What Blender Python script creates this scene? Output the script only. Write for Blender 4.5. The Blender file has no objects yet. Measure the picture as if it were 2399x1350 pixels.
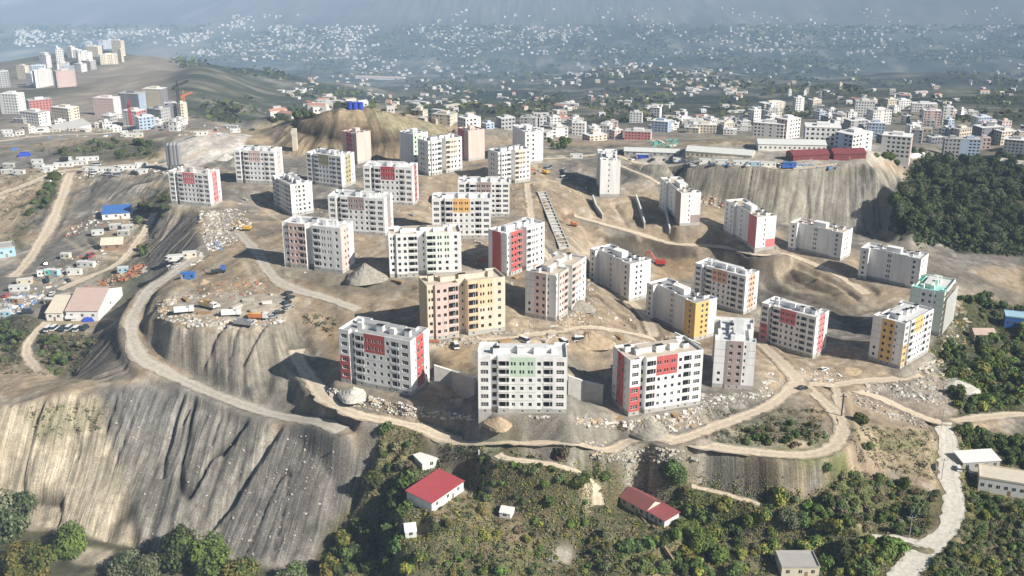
import bpy, bmesh, math, random
import numpy as np
from mathutils import Vector, geometry
R=math.radians
# ---------------------------------------------------------------- camera, sky, sun, exposure
SC=bpy.context.scene
CAM_H=165.0; FOC=2548.0; PITCH=R(20)
cd=bpy.data.cameras.new('camera'); cam=bpy.data.objects.new('camera',cd)
SC.collection.objects.link(cam); SC.camera=cam
cam.location=(0,0,CAM_H); cam.rotation_euler=(R(90)-PITCH,0,0)
cd.sensor_width=36; cd.lens=FOC/2399*36; cd.clip_start=1; cd.clip_end=60000
SUN_AZ=R(-31); SUN_EL=R(34)
w=bpy.data.worlds.new('World'); SC.world=w; w.use_nodes=True
nt=w.node_tree; nt.nodes.clear()
sky=nt.nodes.new('ShaderNodeTexSky'); sky.sky_type='NISHITA'; sky.sun_disc=False
sky.sun_elevation=SUN_EL; sky.sun_rotation=math.pi/2-SUN_AZ; sky.air_density=1.0; sky.dust_density=0.6
bg=nt.nodes.new('ShaderNodeBackground'); bg.inputs['Strength'].default_value=0.05
wo=nt.nodes.new('ShaderNodeOutputWorld')
nt.links.new(sky.outputs[0],bg.inputs[0]); nt.links.new(bg.outputs[0],wo.inputs[0])
sd=bpy.data.lights.new('sun','SUN'); sd.energy=5.0; sd.angle=R(0.5); sd.color=(1,0.945,0.85)
so=bpy.data.objects.new('sun',sd); SC.collection.objects.link(so)
sv=Vector((math.cos(SUN_AZ)*math.cos(SUN_EL),math.sin(SUN_AZ)*math.cos(SUN_EL),math.sin(SUN_EL)))
so.rotation_euler=sv.to_track_quat('Z','Y').to_euler(); so.location=(300,-300,600)
vs=SC.view_settings; vs.view_transform='Standard'; vs.look='None'; vs.gamma=1; vs.exposure=0.5
SC.cycles.max_bounces=6; SC.cycles.volume_bounces=1; SC.cycles.transparent_max_bounces=4
rng=np.random.default_rng(7); random.seed(7)
# ---------------------------------------------------------------- camera maths (pixels of the 2399x1350 photograph)
cF=np.array([0,math.cos(PITCH),-math.sin(PITCH)]); cU=np.array([0,math.sin(PITCH),math.cos(PITCH)])
def ray(px,py): return cF+np.array([(px-1199.5)/FOC,0,0])-(py-675)/FOC*cU
def at(px,py,z=0.):
    d=ray(px,py); t=(z-CAM_H)/d[2]; return np.array([0,0,CAM_H])+t*d
def proj(X,Y,Z):
    zc=Y*cF[1]+(Z-CAM_H)*cF[2]; yc=Y*cU[1]+(Z-CAM_H)*cU[2]; zc=np.maximum(zc,1)
    return 1199.5+FOC*X/zc, 675-FOC*yc/zc
# ---------------------------------------------------------------- noise
def vnoise(x,y,seed=0):
    xi=np.floor(x).astype(np.int64); yi=np.floor(y).astype(np.int64); fx=x-xi; fy=y-yi
    fx=fx*fx*(3-2*fx); fy=fy*fy*(3-2*fy)
    def h(a,b):
        n=(a*374761393+b*668265263+seed*1442695041)&0xffffffff
        n=((n^(n>>13))*1274126177)&0xffffffff
        return ((n^(n>>16))&0xffff)/65535.0
    return (h(xi,yi)*(1-fx)+h(xi+1,yi)*fx)*(1-fy)+(h(xi,yi+1)*(1-fx)+h(xi+1,yi+1)*fx)*fy
def fbm(x,y,s,o=4,seed=0):
    r=0;a=.5;t=0
    for i in range(o): r=r+a*vnoise(x/s,y/s,seed+i*17); t+=a; a*=.5; s*=.5
    return r/t
# ---------------------------------------------------------------- building survey: roof corners (rear/left, near, right) and foot of the near corner
B={ # name:(L,N,R,foot,z)
'F1':((794,770),(962,800),(1020,771),(965,928),-2),
'F2':((1115,801),(1121,837),(1331,838),(1121,968),0),
'F3':((1424,812),(1480,845),(1651,819),(1472,976),-10),
'F4':((1673,741),(1674,796),(1771,806),(1668,907),-15),
'F5':((1787,709),(1916,744),(1973,739),(1903,841),-26),
'F6':((2042,742),(2127,759),(2193,723),(2108,865),-25),
'F7':((2131,675),(2214,686),(2239,655),(2199,787),-24),
'G1':((979,656),(1002,671),(1186,648),(1004,800),5),
'G2':((1231,633),(1304,646),(1374,601),(1302,755),3),
'G3':((1381,582),(1475,619),(1527,608),(1473,708),-20),
'G4':((1517,662),(1632,711),(1683,698),(1625,800),-18),
'G5':((1632,616),(1752,648),(1791,644),(1741,738),-24),
'H1':((1129,541),(1188,548),(1276,520),(1188,649),3),
'H2':((910,532),(914,550),(1084,543),(914,652),10),
'H3':((661,520),(798,535),(840,520),(803,642),10),
'I1':((771,458),(903,466),(932,451),(903,554),10),
'I2':((997,456),(1012,466),(1150,465),(1014,560),6),
'I3':((1060,418),(1072,427),(1193,427),(1074,508),4),
'J1':((407,402),(488,408),(538,403),(495,485),8),
'J2':((560,352),(640,355),(682,345),(648,432),8),
'J3':((650,418),(680,433),(745,432),(685,507),2),
'J4':((725,358),(798,367),(847,358),(802,442),7),
'J5':((850,388),(965,393),(996,388),(968,483),10),
'K1':((798,310),(835,313),(867,306),(838,385),6),
'K2':((932,312),(968,315),(993,310),(970,390),7),
'K3':((968,330),(1003,332),(1082,320),(1005,413),8),
'K4':((1058,305),(1098,307),(1113,305),(1098,378),5),
'K5':((1123,357),(1165,358),(1235,348),(1168,436),5),
'K6':((1214,308),(1230,310),(1272,307),(1230,385),5),
'L1':((1394,349),(1402,376),(1447,382),(1405,461),-2),
'L2':((1547,415),(1597,453),(1623,451),(1592,530),-8),
'L3':((1699,468),(1774,509),(1803,505),(1768,588),-14),
'M1':((1850,521),(1974,546),(2002,535),(1968,612),-20),
'M2':((2018,580),(2160,607),(2188,598),(2149,680),-23)}
LONG={'F1':'L','F2':'R','F3':'R','F4':'L','F5':'L','F6':'R','F7':'R','G1':'R','G2':'R','G3':'L','G4':'L','G5':'L','H1':'R','H2':'R','H3':'L',
'I1':'L','I2':'R','I3':'R','J1':'L','J2':'L','J3':'L','J4':'L','J5':'L','K1':'Q','K2':'Q','K3':'R','K4':'Q','K5':'R','K6':'D','L1':'L','L2':'L','L3':'L','M1':'L','M2':'L'}
BLD={}
for k,(L,N,Rr,ft,z) in B.items():
    P=at(*ft,z); h=21.
    for i in range(40):
        y=proj(P[0],P[1],z+h)[1]; h+=(y-N[1])*0.12
    n=at(*N,z+h); e1=at(*L,z+h)-n; e2=at(*Rr,z+h)-n
    l1=np.linalg.norm(e1); l2=np.linalg.norm(e2)
    if LONG[k] in 'QD':
        u=e2/l2; l2=min(max(l2,12),14); v=np.array([-u[1],u[0],0]); l1=24 if LONG[k]=='D' else min(max(l1,13),15)
        BLD[k]=dict(o=P,L=v*l1,R=u*l2)
    elif LONG[k]=='L':
        u=e1/l1; l1=min(max(l1,24),36); v=np.array([u[1],-u[0],0]); v=v if v@e2>0 else -v; l2=min(max(e2@v,11.5),16)
        BLD[k]=dict(o=P,L=u*l1,R=v*l2)
    else:
        u=e2/l2; l2=min(max(l2,22),31); v=np.array([-u[1],u[0],0]); v=v if v@e1>0 else -v; l1=min(max(e1@v,11.5),16)
        BLD[k]=dict(o=P,L=v*l1,R=u*l2)
    BLD[k].update(z=z,h=min(max(h,15),23.5))
# ---------------------------------------------------------------- terrain control lines (px,py,z)
CL=[
# loop road and ground before the front row
[(690,700,8),(640,640,9),(610,600,10)],
[(693,820,-4),(702,850,-4),(735,880,-4),(760,935,-5),(820,960,-5),(900,985,-5),(1000,1000,-4),(1150,1015,-2.2),(1350,1012,-4),(1480,1024,-11),(1600,1037,-14),(1750,1057,-16),(1880,1064,-18),(1950,1048,-19),(1978,1000,-20),(1950,950,-21),(1890,912,-21)],
[(1600,1020,-13),(1720,985,-15),(1800,950,-17),(1850,915,-19)],
[(700,790,0),(740,750,4),(840,725,5),(760,690,8),(680,640,9)],
[(1040,940,-4),(1080,955,-4)],[(1018,893,-5),(1112,928,-5)],[(1340,940,-9),(1408,948,-9)],
[(1026,852,2),(1113,866,2)],[(1338,878,0),(1410,886,-1)],
[(1030,800,4),(1110,790,3),(1300,780,1),(1400,770,-2),(1500,800,-6)],
[(1400,700,-4),(1450,740,-6),(1540,780,-8),(1590,810,-12),(1640,860,-14)],
# lower left spoil: crest and toe
[(0,955,-16),(100,935,-14),(200,893,-12),(240,912,-12),(330,908,-12),(450,928,-12),(560,962,-13),(640,1000,-14),(700,1000,-15),(760,1035,-16),(880,1082,-18)],
[(0,1190,-42),(100,1215,-43),(200,1250,-44),(350,1290,-46),(500,1310,-47),(650,1330,-47),(750,1300,-44),(850,1190,-36),(892,1105,-22)],
[(0,1420,-46),(400,1450,-50),(800,1450,-46),(1200,1450,-42),(1700,1450,-44),(2300,1450,-44)],
[(-300,1300,-46),(-300,1000,-20)],
# road from the mound curling down to the terrace
[(450,610,7),(400,645,5),(350,680,3),(318,725,0),(305,770,-3),(325,830,-6),(380,870,-9),(450,905,-11),(530,935,-12),(620,965,-13),(685,985,-14)],
[(285,770,-3),(282,830,-7),(310,885,-11)],
[(215,790,-14),(170,850,-20),(150,885,-22)],[(230,650,-14),(260,740,-16),(240,780,-16)],
[(360,730,5),(400,764,6),(470,778,6),(560,782,6),(640,766,6),(695,738,6),(690,690,8)],
[(352,745,1),(362,800,-4),(420,860,-8),(500,902,-10),(600,935,-11),(690,905,-9),(735,880,-5)],
[(400,680,7),(500,650,8),(560,620,9),(600,560,10)],[(480,500,9),(540,490,9),(590,540,10),(560,600,9)],
[(470,505,8),(450,540,6),(480,585,7),(430,600,6)],[(380,500,-2),(350,545,-7),(345,610,-8),(370,625,-6)],
[(350,660,-10),(330,690,-13),(290,730,-15)],
# yard and shacks on the left
[(100,770,-17),(160,680,-14),(240,675,-13)],[(0,700,-14),(60,690,-14),(120,640,-12)],[(0,600,-14),(80,620,-13),(160,590,-11),(250,580,-9),(320,520,-5),(350,460,0)],
[(0,500,-10),(60,470,-8),(100,560,-13),(160,440,-5),(170,400,-2)],[(200,520,-7),(260,480,-4),(330,440,2)],
[(0,800,-24),(60,780,-22),(110,820,-22),(80,900,-18)],[(0,880,-20)],
[(0,450,-5),(80,420,-2),(200,400,1),(400,390,4),(420,440,6)],[(-300,450,-8),(-300,800,-22),(-300,380,-6)],
[(0,340,-16),(150,325,-14),(370,310,-10)],[(0,365,-8),(200,350,-4),(370,345,0)],
[(400,400,5),(470,370,7),(560,400,8)],[(430,330,10),(480,312,13),(560,325,12),(600,345,8)],[(420,315,4),(600,312,2)],
# tan hill
[(640,360,6),(720,372,6),(800,380,6),(880,375,7),(930,372,7),(1000,360,6),(1060,345,5)],
[(640,330,6),(690,290,16),(740,262,24),(800,249,30),(860,249,30),(920,262,25),(990,285,18),(1060,300,10),(1120,325,5)],
[(720,248,-10),(830,236,-12),(960,255,-14),(1060,280,-20)],
[(640,300,-4),(560,305,-8),(500,295,-24)],
# middle
[(1120,340,2),(1200,338,-2),(1300,330,-8),(1400,330,-10)],[(1300,360,4),(1360,372,2),(1400,360,2)],[(1280,420,4),(1350,440,0),(1380,480,-4),(1330,500,-2)],
[(1250,450,5),(1240,500,4),(1270,560,1),(1330,570,-3),(1350,640,-8)],
[(1330,530,-4),(1480,545,-12),(1600,575,-17),(1750,590,-19),(1850,605,-21),(1950,650,-24),(2020,690,-27)],
[(1380,554,-11),(1450,575,-15),(1540,602,-21.5),(1600,622,-23.5),(1640,632,-25)],
[(1530,660,-24),(1600,660,-26)],
[(1800,645,-28),(1860,682,-30),(1940,705,-30),(2000,732,-31),(2010,770,-31)],
[(1850,620,-23),(1930,660,-25),(2050,700,-26),(2100,720,-27)],
[(1700,640,-28),(1780,700,-33),(1830,760,-32)],
# fan plateau (barracks) and toe
[(1450,378,7),(1600,383,9),(1750,388,10),(1900,386,10),(2035,382,10),(2090,410,8),(2120,440,2)],
[(1500,400,0),(1560,430,-6),(1650,475,-11),(1750,500,-15),(1830,520,-19),(1900,525,-21),(1990,535,-23),(2060,548,-25),(2110,500,-22)],
[(1450,350,6),(1600,345,9),(1780,330,9),(1950,335,9),(2040,350,9)],
[(1430,335,-8),(1600,325,-14),(1800,316,-22),(2000,322,-26),(2080,350,-22),(2140,380,-20)],
# right flank
[(2040,560,-25),(2140,590,-28),(2250,640,-33),(2399,720,-42)],[(2100,540,-28),(2250,590,-34),(2399,600,-40)],[(2140,450,-34),(2250,480,-42),(2399,500,-48)],
[(2160,390,-40),(2300,400,-50),(2399,420,-56)],[(2600,500,-60),(2700,700,-54),(2700,1000,-48),(2700,1300,-50)],
[(2240,720,-31),(2260,800,-33),(2180,860,-29),(2120,890,-27),(1990,880,-26),(1960,900,-24)],
[(2330,760,-44),(2399,850,-48),(2300,900,-40),(2399,960,-42)],
[(2000,910,-24),(2100,960,-28),(2200,995,-32),(2290,978,-35),(2399,972,-38)],
[(2215,1010,-32),(2215,1100,-34),(2240,1180,-37),(2180,1270,-40),(2100,1350,-42)],
[(2300,1090,-38),(2399,1150,-42),(2399,1350,-48),(2300,1250,-44)],
[(2050,1000,-24),(2080,1100,-32),(2160,1180,-38),(2050,1250,-42)],
# below the loop road
[(900,1020,-12),(1050,1045,-10),(1170,1058,-10),(1300,1066,-13),(1420,1085,-19)],
[(1600,1085,-22),(1680,1140,-27),(1800,1165,-29),(1930,1160,-30),(1985,1100,-28)],
[(920,1100,-24),(1000,1110,-20),(1090,1088,-16),(1200,1085,-16),(1320,1095,-20),(1400,1160,-26),(1400,1200,-28)],
[(1000,1190,-25),(1080,1150,-23),(1180,1200,-27),(1300,1220,-29)],[(900,1200,-38),(900,1300,-44)],
[(1000,1300,-34),(1200,1300,-35),(1350,1300,-37)],[(1450,1180,-34),(1560,1210,-36),(1600,1300,-42)],[(1700,1220,-38),(1850,1290,-42),(1850,1380,-46)],
]
WL=[] # world points (x,y,z): far country
for Y,zz in ((900,-40),(1050,-58),(1250,-82),(1500,-112),(1900,-172),(2600,-282),(3600,-440),(4300,-520),(5000,-590),(6100,-600),(7300,-420),(8600,-150),(10200,150),(12500,150)):
    for X in np.linspace(-1.1,1.1,12)*(Y*0.62+150):
        pz=zz
        u=X/(Y*.47)
        if u<-.55 and 850<Y<1800: pz+= 8 if Y>1100 else 4
        if 5500<Y<9000: pz+=50*math.sin(X/700.+Y/900.)+ (30 if u<-.3 else 0)
        if 1900<=Y<=5000: pz+=18*math.sin(X/310.+Y/400.)
        WL.append((X,Y,pz))
for X in (-420,-250,0,250,420): WL.append((X,120,-60)); WL.append((X,20,-70))
for Y in (300,500,700): WL.append((-700,Y,-30)); WL.append((800,Y,-70))
CLFAR=[[(410,255,-62),(450,200,-60),(480,140,-88),(560,160,-108),(610,220,-118)],[(400,190,-92),(300,150,-130),(150,150,-134),(0,175,-130)],[(0,140,-142),(150,116,-146),(290,106,-150),(370,122,-142)],
[(620,270,-80),(560,280,-70),(500,285,-50)],[(200,230,-78),(120,215,-86),(20,215,-88)],[(330,240,-70),(250,262,-60),(60,270,-50),(0,290,-38)],
[(1900,185,-385),(1960,160,-362),(2050,140,-338),(2130,150,-350),(2220,180,-405)],[(1290,180,-400),(1350,160,-375),(1420,142,-350),(1500,165,-395)],[(1650,120,-470),(1750,110,-455),(1850,120,-470)]]
CL+=CLFAR
pts=[]
for ln in CL:
    P=[at(*p) for p in ln]
    for a,b in zip(P[:-1],P[1:]):
        n=max(1,int(np.linalg.norm((b-a)[:2])/(9 if b[1]<900 else 45)))
        for i in range(n): pts.append(a+(b-a)*i/n)
    pts.append(P[-1])
def keep(x,y):
    for k,b in BLD.items():
        c=b['o']+(b['L']+b['R'])/2
        q=np.array([x,y])-b['o'][:2]
        u=q@b['L'][:2]/(b['L']@b['L']); v=q@b['R'][:2]/(b['R']@b['R'])
        if -.12<u<1.12 and -.15<v<1.15: return False
    return True
pts=[p for p in pts if keep(p[0],p[1])]+[np.array(p,float) for p in WL]
for b in BLD.values():
    for i in (-.05,.35,.65,1.05):
        for j in (-.1,.5,1.1): 
            q=b['o']+b['L']*i+b['R']*j; pts.append(np.array([q[0],q[1],b['z']]))
pts=np.array(pts)
key=np.unique(np.round(pts[:,:2]/1.5).astype(int),axis=0,return_index=True)[1]; pts=pts[key]
vo,_,fo,*_=geometry.delaunay_2d_cdt([Vector(p[:2]) for p in pts],[],[],0,1e-4)
pv=np.array([v[:] for v in vo]); 
zi=np.array([pts[np.argmin((pts[:,0]-v[0])**2+(pts[:,1]-v[1])**2),2] for v in pv])
# grid
def axis(lo,hi,st,far,lo2=None):
    a=list(np.arange(lo,hi,st)); s=st
    while a[-1]<far: s*=(1.012 if s<2 else 1.035); a.append(a[-1]+s)
    if lo2 is not None:
        s=st; b=[lo]
        while b[-1]>lo2: s*=(1.012 if s<2 else 1.05); b.append(b[-1]-s)
        a=b[:0:-1]+a
    return np.array(a)
gx=axis(-220,240,.8,8000,-8000); gy=np.concatenate([axis(268,440,.7,268)[:0],np.arange(268,440,.7),axis(440,760,1.0,12400)]); gy=np.concatenate([axis(268,269,.7,268,60)[:-2],gy])
GX,GY=np.meshgrid(gx,gy); GZ=np.full(GX.shape,np.nan)
for f in fo:
    for t in range(1,len(f)-1):
        tri=[f[0],f[t],f[t+1]]; p=pv[tri]; z=zi[tri]
        i0,i1=np.searchsorted(gx,[p[:,0].min(),p[:,0].max()]); j0,j1=np.searchsorted(gy,[p[:,1].min(),p[:,1].max()])
        i1=min(i1+1,len(gx)); j1=min(j1+1,len(gy))
        if i0>=i1 or j0>=j1: continue
        x=GX[j0:j1,i0:i1]; y=GY[j0:j1,i0:i1]
        d=(p[1,1]-p[2,1])*(p[0,0]-p[2,0])+(p[2,0]-p[1,0])*(p[0,1]-p[2,1])
        if abs(d)<1e-9: continue
        a=((p[1,1]-p[2,1])*(x-p[2,0])+(p[2,0]-p[1,0])*(y-p[2,1]))/d
        b=((p[2,1]-p[0,1])*(x-p[2,0])+(p[0,0]-p[2,0])*(y-p[2,1]))/d
        m=(a>=-1e-6)&(b>=-1e-6)&(a+b<=1+1e-6)
        GZ[j0:j1,i0:i1][m]=(a*z[0]+b*z[1]+(1-a-b)*z[2])[m]
for j in range(GZ.shape[0]):
    r=GZ[j]; ok=~np.isnan(r)
    GZ[j]=np.interp(gx,gx[ok],r[ok]) if ok.any() else -60
def blur(a,n):
    for _ in range(n):
        a=np.pad(a,1,mode='edge'); a=(a[:-2]+2*a[1:-1]+a[2:])/4; a=(a[:,:-2]+2*a[:,1:-1]+a[:,2:])/4
    return a
GZ=blur(GZ,5)
def pip(px,py,poly):
    r=np.zeros(px.shape,bool); n=len(poly)
    for i in range(n):
        x1,y1=poly[i]; x2,y2=poly[(i+1)%n]
        if y1==y2: continue
        c=((py<y1)!=(py<y2))&(px<(x2-x1)*(py-y1)/(y2-y1)+x1); r^=c
    return r
# pixel coordinates of each ground point, ragged by noise, for the colour regions
PX,PY=proj(GX,GY,GZ)
wn=fbm(GX,GY,14,3,5)-.5; wn2=fbm(GX,GY,14,3,9)-.5
QX=PX+wn*36*400/np.maximum(GY,300); QY=PY+wn2*20*400/np.maximum(GY,300)
def M(poly,soft=2): return blur(pip(QX,QY,poly).astype(float),soft)
N1=fbm(GX,GY,60,4,1); N2=fbm(GX,GY,12,4,2); N3=fbm(GX,GY,3,3,3); N4=fbm(GX,GY,260,4,4)
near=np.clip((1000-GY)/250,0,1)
# rills down the spoil slopes: (polygon, two pixels that give the downhill line or one apex pixel, z, depth, spacing)
def rill(s,sp,seed,t):
    w=vnoise(s/(sp*1.5),t/60,seed)
    a=np.abs(vnoise(s/sp+3.1*w,t/(sp*9),seed+1)*2-1); b=np.abs(vnoise(s/(sp*.37),t/(sp*5),seed+2)*2-1)
    big=np.abs(vnoise(s/(sp*3.3)+w,t/(sp*16),seed+4)*2-1)
    return -np.clip(1-a*3.6,0,1)*.85-np.clip(1-b*2.6,0,1)*.4-np.clip(1-big*13,0,1)*2.2
SLOPES=[
([(0,955),(100,935),(230,920),(330,1010),(300,1130),(350,1290),(0,1215)],(330,960),(190,1240),-28,1.5,4.6),
([(240,905),(450,925),(640,1000),(650,1030),(480,1310),(340,1300),(290,1130),(230,1000)],(560,980),(380,1280),-28,1.7,5.0),
([(640,1000),(760,1040),(880,1085),(870,1180),(760,1310),(480,1310)],(790,1060),(590,1300),-28,1.0,2.6),
([(340,760),(400,764),(560,785),(640,768),(720,745),(745,880),(690,910),(600,935),(480,895),(370,810)],(540,600),None,6,1.7,4.2),
([(285,770),(282,840),(320,890),(230,890),(140,890),(215,790)],(300,800),(190,880),-8,.9,3.0),
([(470,500),(450,540),(470,590),(370,630),(340,610),(350,545),(380,500)],(460,520),(370,610),2,.9,3.),
([(1640,1050),(1900,1075),(1960,1090),(1940,1160),(1680,1140)],(1790,1060),(1830,1160),-20,1.6,7.0),
([(1480,380),(1700,390),(1830,388),(1800,520),(1640,475),(1500,400)],(1720,385),(1640,480),0,1.3,6.5),
([(1830,386),(2035,382),(2110,415),(2120,500),(2060,550),(1900,530),(1800,515)],(1960,330),None,8,2.0,5.),
([(640,350),(690,290),(740,262),(860,249),(1060,300),(1060,345),(930,372),(800,380),(720,372)],(830,230),None,20,1.8,9.),
([(1500,1030),(1650,1060),(1640,1100),(1300,1080),(1180,1050),(1300,1030)],(1400,1030),(1400,1090),-12,.8,4.),
([(190,410),(400,400),(420,460),(300,470),(220,470)],(330,400),(290,470),2,.8,5.),
([(0,380),(90,440),(140,450),(100,560),(0,560)],(100,440),(30,540),-4,.7,5.),
]
STREAK=[]; FL=[np.zeros_like(GZ) for _ in range(3)]
disp=(N2-.5)*2.2*near+(N3-.5)*.55*near+(N1-.5)*3*near
for i,(poly,a,b,z,dep,sp) in enumerate(SLOPES):
    m=M(poly,4)
    A=at(*a,z)
    if b is None:
        dx=GX-A[0]; dy=GY-A[1]; th=np.arctan2(dy,dx); rr=np.hypot(dx,dy); s=th*45; t=rr
    else:
        Bv=at(*b,z-10); u=(Bv-A)[:2]; u/=np.linalg.norm(u); s=-(GX-A[0])*u[1]+(GY-A[1])*u[0]; t=(GX-A[0])*u[0]+(GY-A[1])*u[1]
    s=s+(fbm(GX,GY,22,2,40+i)-.5)*3.5
    bm=m>FL[2]; FL[0][bm]=s[bm]; FL[1][bm]=t[bm]; FL[2][bm]=m[bm]
    rv_=rill(s,sp,50+i*7,t); disp=disp*(1-m*.85)+rv_*dep*.8*m; STREAK.append((m,rv_*.6))  # rill bottoms darker: moist soil, with crease shade put into the colour
    STREAK.append((m,(vnoise(s/1.3,t/28,90+i)-.5)*.5+(vnoise(s/4.,t/60,120+i)-.5)*.4))
far=1-near
disp+=far*(fbm(GX,GY,180,4,21)-.5)*np.clip((GY-900)/1500,0,1)*34
# pads under the buildings
pad=np.zeros_like(GZ); padz=np.zeros_like(GZ)
for b in BLD.values():
    q0=GX-b['o'][0]; q1=GY-b['o'][1]; lL=np.linalg.norm(b['L']); lR=np.linalg.norm(b['R'])
    u=(q0*b['L'][0]+q1*b['L'][1])/lL; v=(q0*b['R'][0]+q1*b['R'][1])/lR
    d=np.hypot(np.maximum(np.maximum(-u,u-lL),0),np.maximum(np.maximum(-v,v-lR),0))
    wgt=np.clip(1-(d-1)/5,0,1); g=wgt>pad; padz[g]=b['z']; pad[g]=wgt[g]
pad=pad*pad*(3-2*pad)
GZ=(GZ+disp)*(1-pad)+(padz+(N3-.5)*.3)*pad
CUTS=1
# two deep cuts and one trench the rills alone do not give (world polylines, width, depth)
def ZPX(px,py):
    k=np.argmin((PX0-px)**2+(PY0-py)**2); return float(GZ.ravel()[k])
PX0,PY0=[v.ravel() for v in proj(GX,GY,GZ)]
def cut(line,wd,dp):
    global GZ
    P=[at(*p)[:2] for p in line]; D=np.full(GZ.shape,1e9)
    for a,b in zip(P[:-1],P[1:]):
        ab=b-a; t=np.clip(((GX-a[0])*ab[0]+(GY-a[1])*ab[1])/(ab@ab),0,1)
        D=np.minimum(D,np.hypot(GX-a[0]-t*ab[0],GY-a[1]-t*ab[1]))
    wv=wd*(.7+.6*N3); GZ=GZ-dp*np.clip(1-D/wv,0,1)*1.0
    return D
cut([(652,1012,-16),(600,1085,-24),(540,1170,-33),(500,1215,-38),(470,1260,-42)],2.6,4.0)
cut([(445,912,-12),(415,975,-18),(385,1060,-25),(380,1110,-30)],1.5,2.6)
cut([(468,918,-12),(430,990,-19)],1.2,2.2)
cut([(540,770,4),(510,830,-3),(480,870,-8)],1.4,2.2)
cut([(620,775,4),(590,840,-3),(570,880,-8)],1.2,2.0)
cut([(560,780,4),(545,850,-4)],1.,1.4)
cut([(660,790,3),(665,860,-5)],1.,1.4)
for ln_,w_,d_ in (([(680,640),(760,655),(860,668),(960,674)],3.,2.2),([(700,700),(780,725),(850,742)],2.,1.2),([(1240,760),(1330,765),(1420,775)],2.5,1.6),([(1390,690),(1440,730),(1500,775),(1570,805)],3.,2.5),
([(1290,600),(1340,640),(1360,700)],2.5,2.),([(1120,690),(1200,700),(1235,720)],3.,2.),([(850,560),(910,575)],2.5,1.5),([(1160,590),(1230,600),(1290,610)],2.2,1.4),([(1290,480),(1330,520),(1390,530)],3.,2.),([(1440,480),(1470,530)],2.5,2.),
([(1660,600),(1740,615),(1830,630),(1900,655)],3.,2.2),([(1780,650),(1850,690),(1930,715),(1990,745)],2.5,1.4),([(1700,640),(1760,690),(1790,720)],2.5,1.5),([(1850,640),(1890,670),(1950,690)],1.6,.9),([(1870,625),(1950,660),(2010,700)],2.,1.6),
([(560,450),(620,460),(650,470)],2.5,1.8),([(770,500),(760,530)],2.,1.4),([(1040,560),(1100,570)],2.,1.2),([(940,690),(980,700)],2,1.2),([(1010,850),(1100,862)],1.5,1.),([(200,560),(260,600),(300,560)],2.,1.6),([(30,560),(60,600),(120,610)],2.,1.6),([(180,620),(120,660),(60,670)],1.8,1.4),
([(430,640),(470,690),(560,700)],1.,.5),([(1120,1050),(1250,1062),(1400,1066)],2.,1.4),([(1460,1040),(1560,1050),(1630,1062)],2.,1.4),([(1990,930),(2090,975),(2170,1002)],2.,1.2),([(1650,445),(1740,480),(1800,500)],2.,1.5)):
    cut(ln_and_z(ln_),w_,d_) if 0 else cut([(a_,b_,z_) for (a_,b_),z_ in zip(ln_,[ZPX(*q) for q in ln_])],w_,d_)
def Zat(x,y):
    i=np.clip(np.searchsorted(gx,x)-1,0,len(gx)-2); j=np.clip(np.searchsorted(gy,y)-1,0,len(gy)-2)
    a=(x-gx[i])/(gx[i+1]-gx[i]); b=(y-gy[j])/(gy[j+1]-gy[j])
    return (GZ[j,i]*(1-a)+GZ[j,i+1]*a)*(1-b)+(GZ[j+1,i]*(1-a)+GZ[j+1,i+1]*a)*b
_T=np.concatenate([np.arange(200,900,.6),np.arange(900,3000,3),np.arange(3000,13000,12)])
def on(px,py):
    d=ray(px,py); P=np.array([0,0,CAM_H])[None]+_T[:,None]*d[None]
    g=Zat(P[:,0],P[:,1]); k=np.nonzero(P[:,2]<=g)[0]
    if not len(k): k=[len(_T)-1]
    k=max(k[0],1)
    a,b=_T[k-1],_T[k]
    for _ in range(12):
        m=(a+b)/2; p=np.array([0,0,CAM_H])+m*d
        if p[2]<=Zat(p[0],p[1]): b=m
        else: a=m
    p=np.array([0,0,CAM_H])+b*d
    return Vector((p[0],p[1],float(Zat(p[0],p[1]))))
def level(px,py,r):
    p=on(px,py); i0,i1=np.searchsorted(gx,[p.x-r*2.2,p.x+r*2.2]); j0,j1=np.searchsorted(gy,[p.y-r*2.2,p.y+r*2.2])
    D=np.hypot(GX[j0:j1,i0:i1]-p.x,GY[j0:j1,i0:i1]-p.y); g=np.clip(1-(D-r)/(r*.9),0,1); g=g*g*(3-2*g); GZ[j0:j1,i0:i1]=GZ[j0:j1,i0:i1]*(1-g)+p.z*g
for q in ((1040,1170,12),(1003,1095,6),(966,1255,4),(1186,1208,4),(1500,1195,9),(1540,1222,7),(1860,1348,10),(2350,1150,12),(2298,1085,9),(2385,765,9),(2305,795,7),(200,735,20),(130,735,14),(272,508,11),(262,582,9),(15,600,8)): level(*q)
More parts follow.
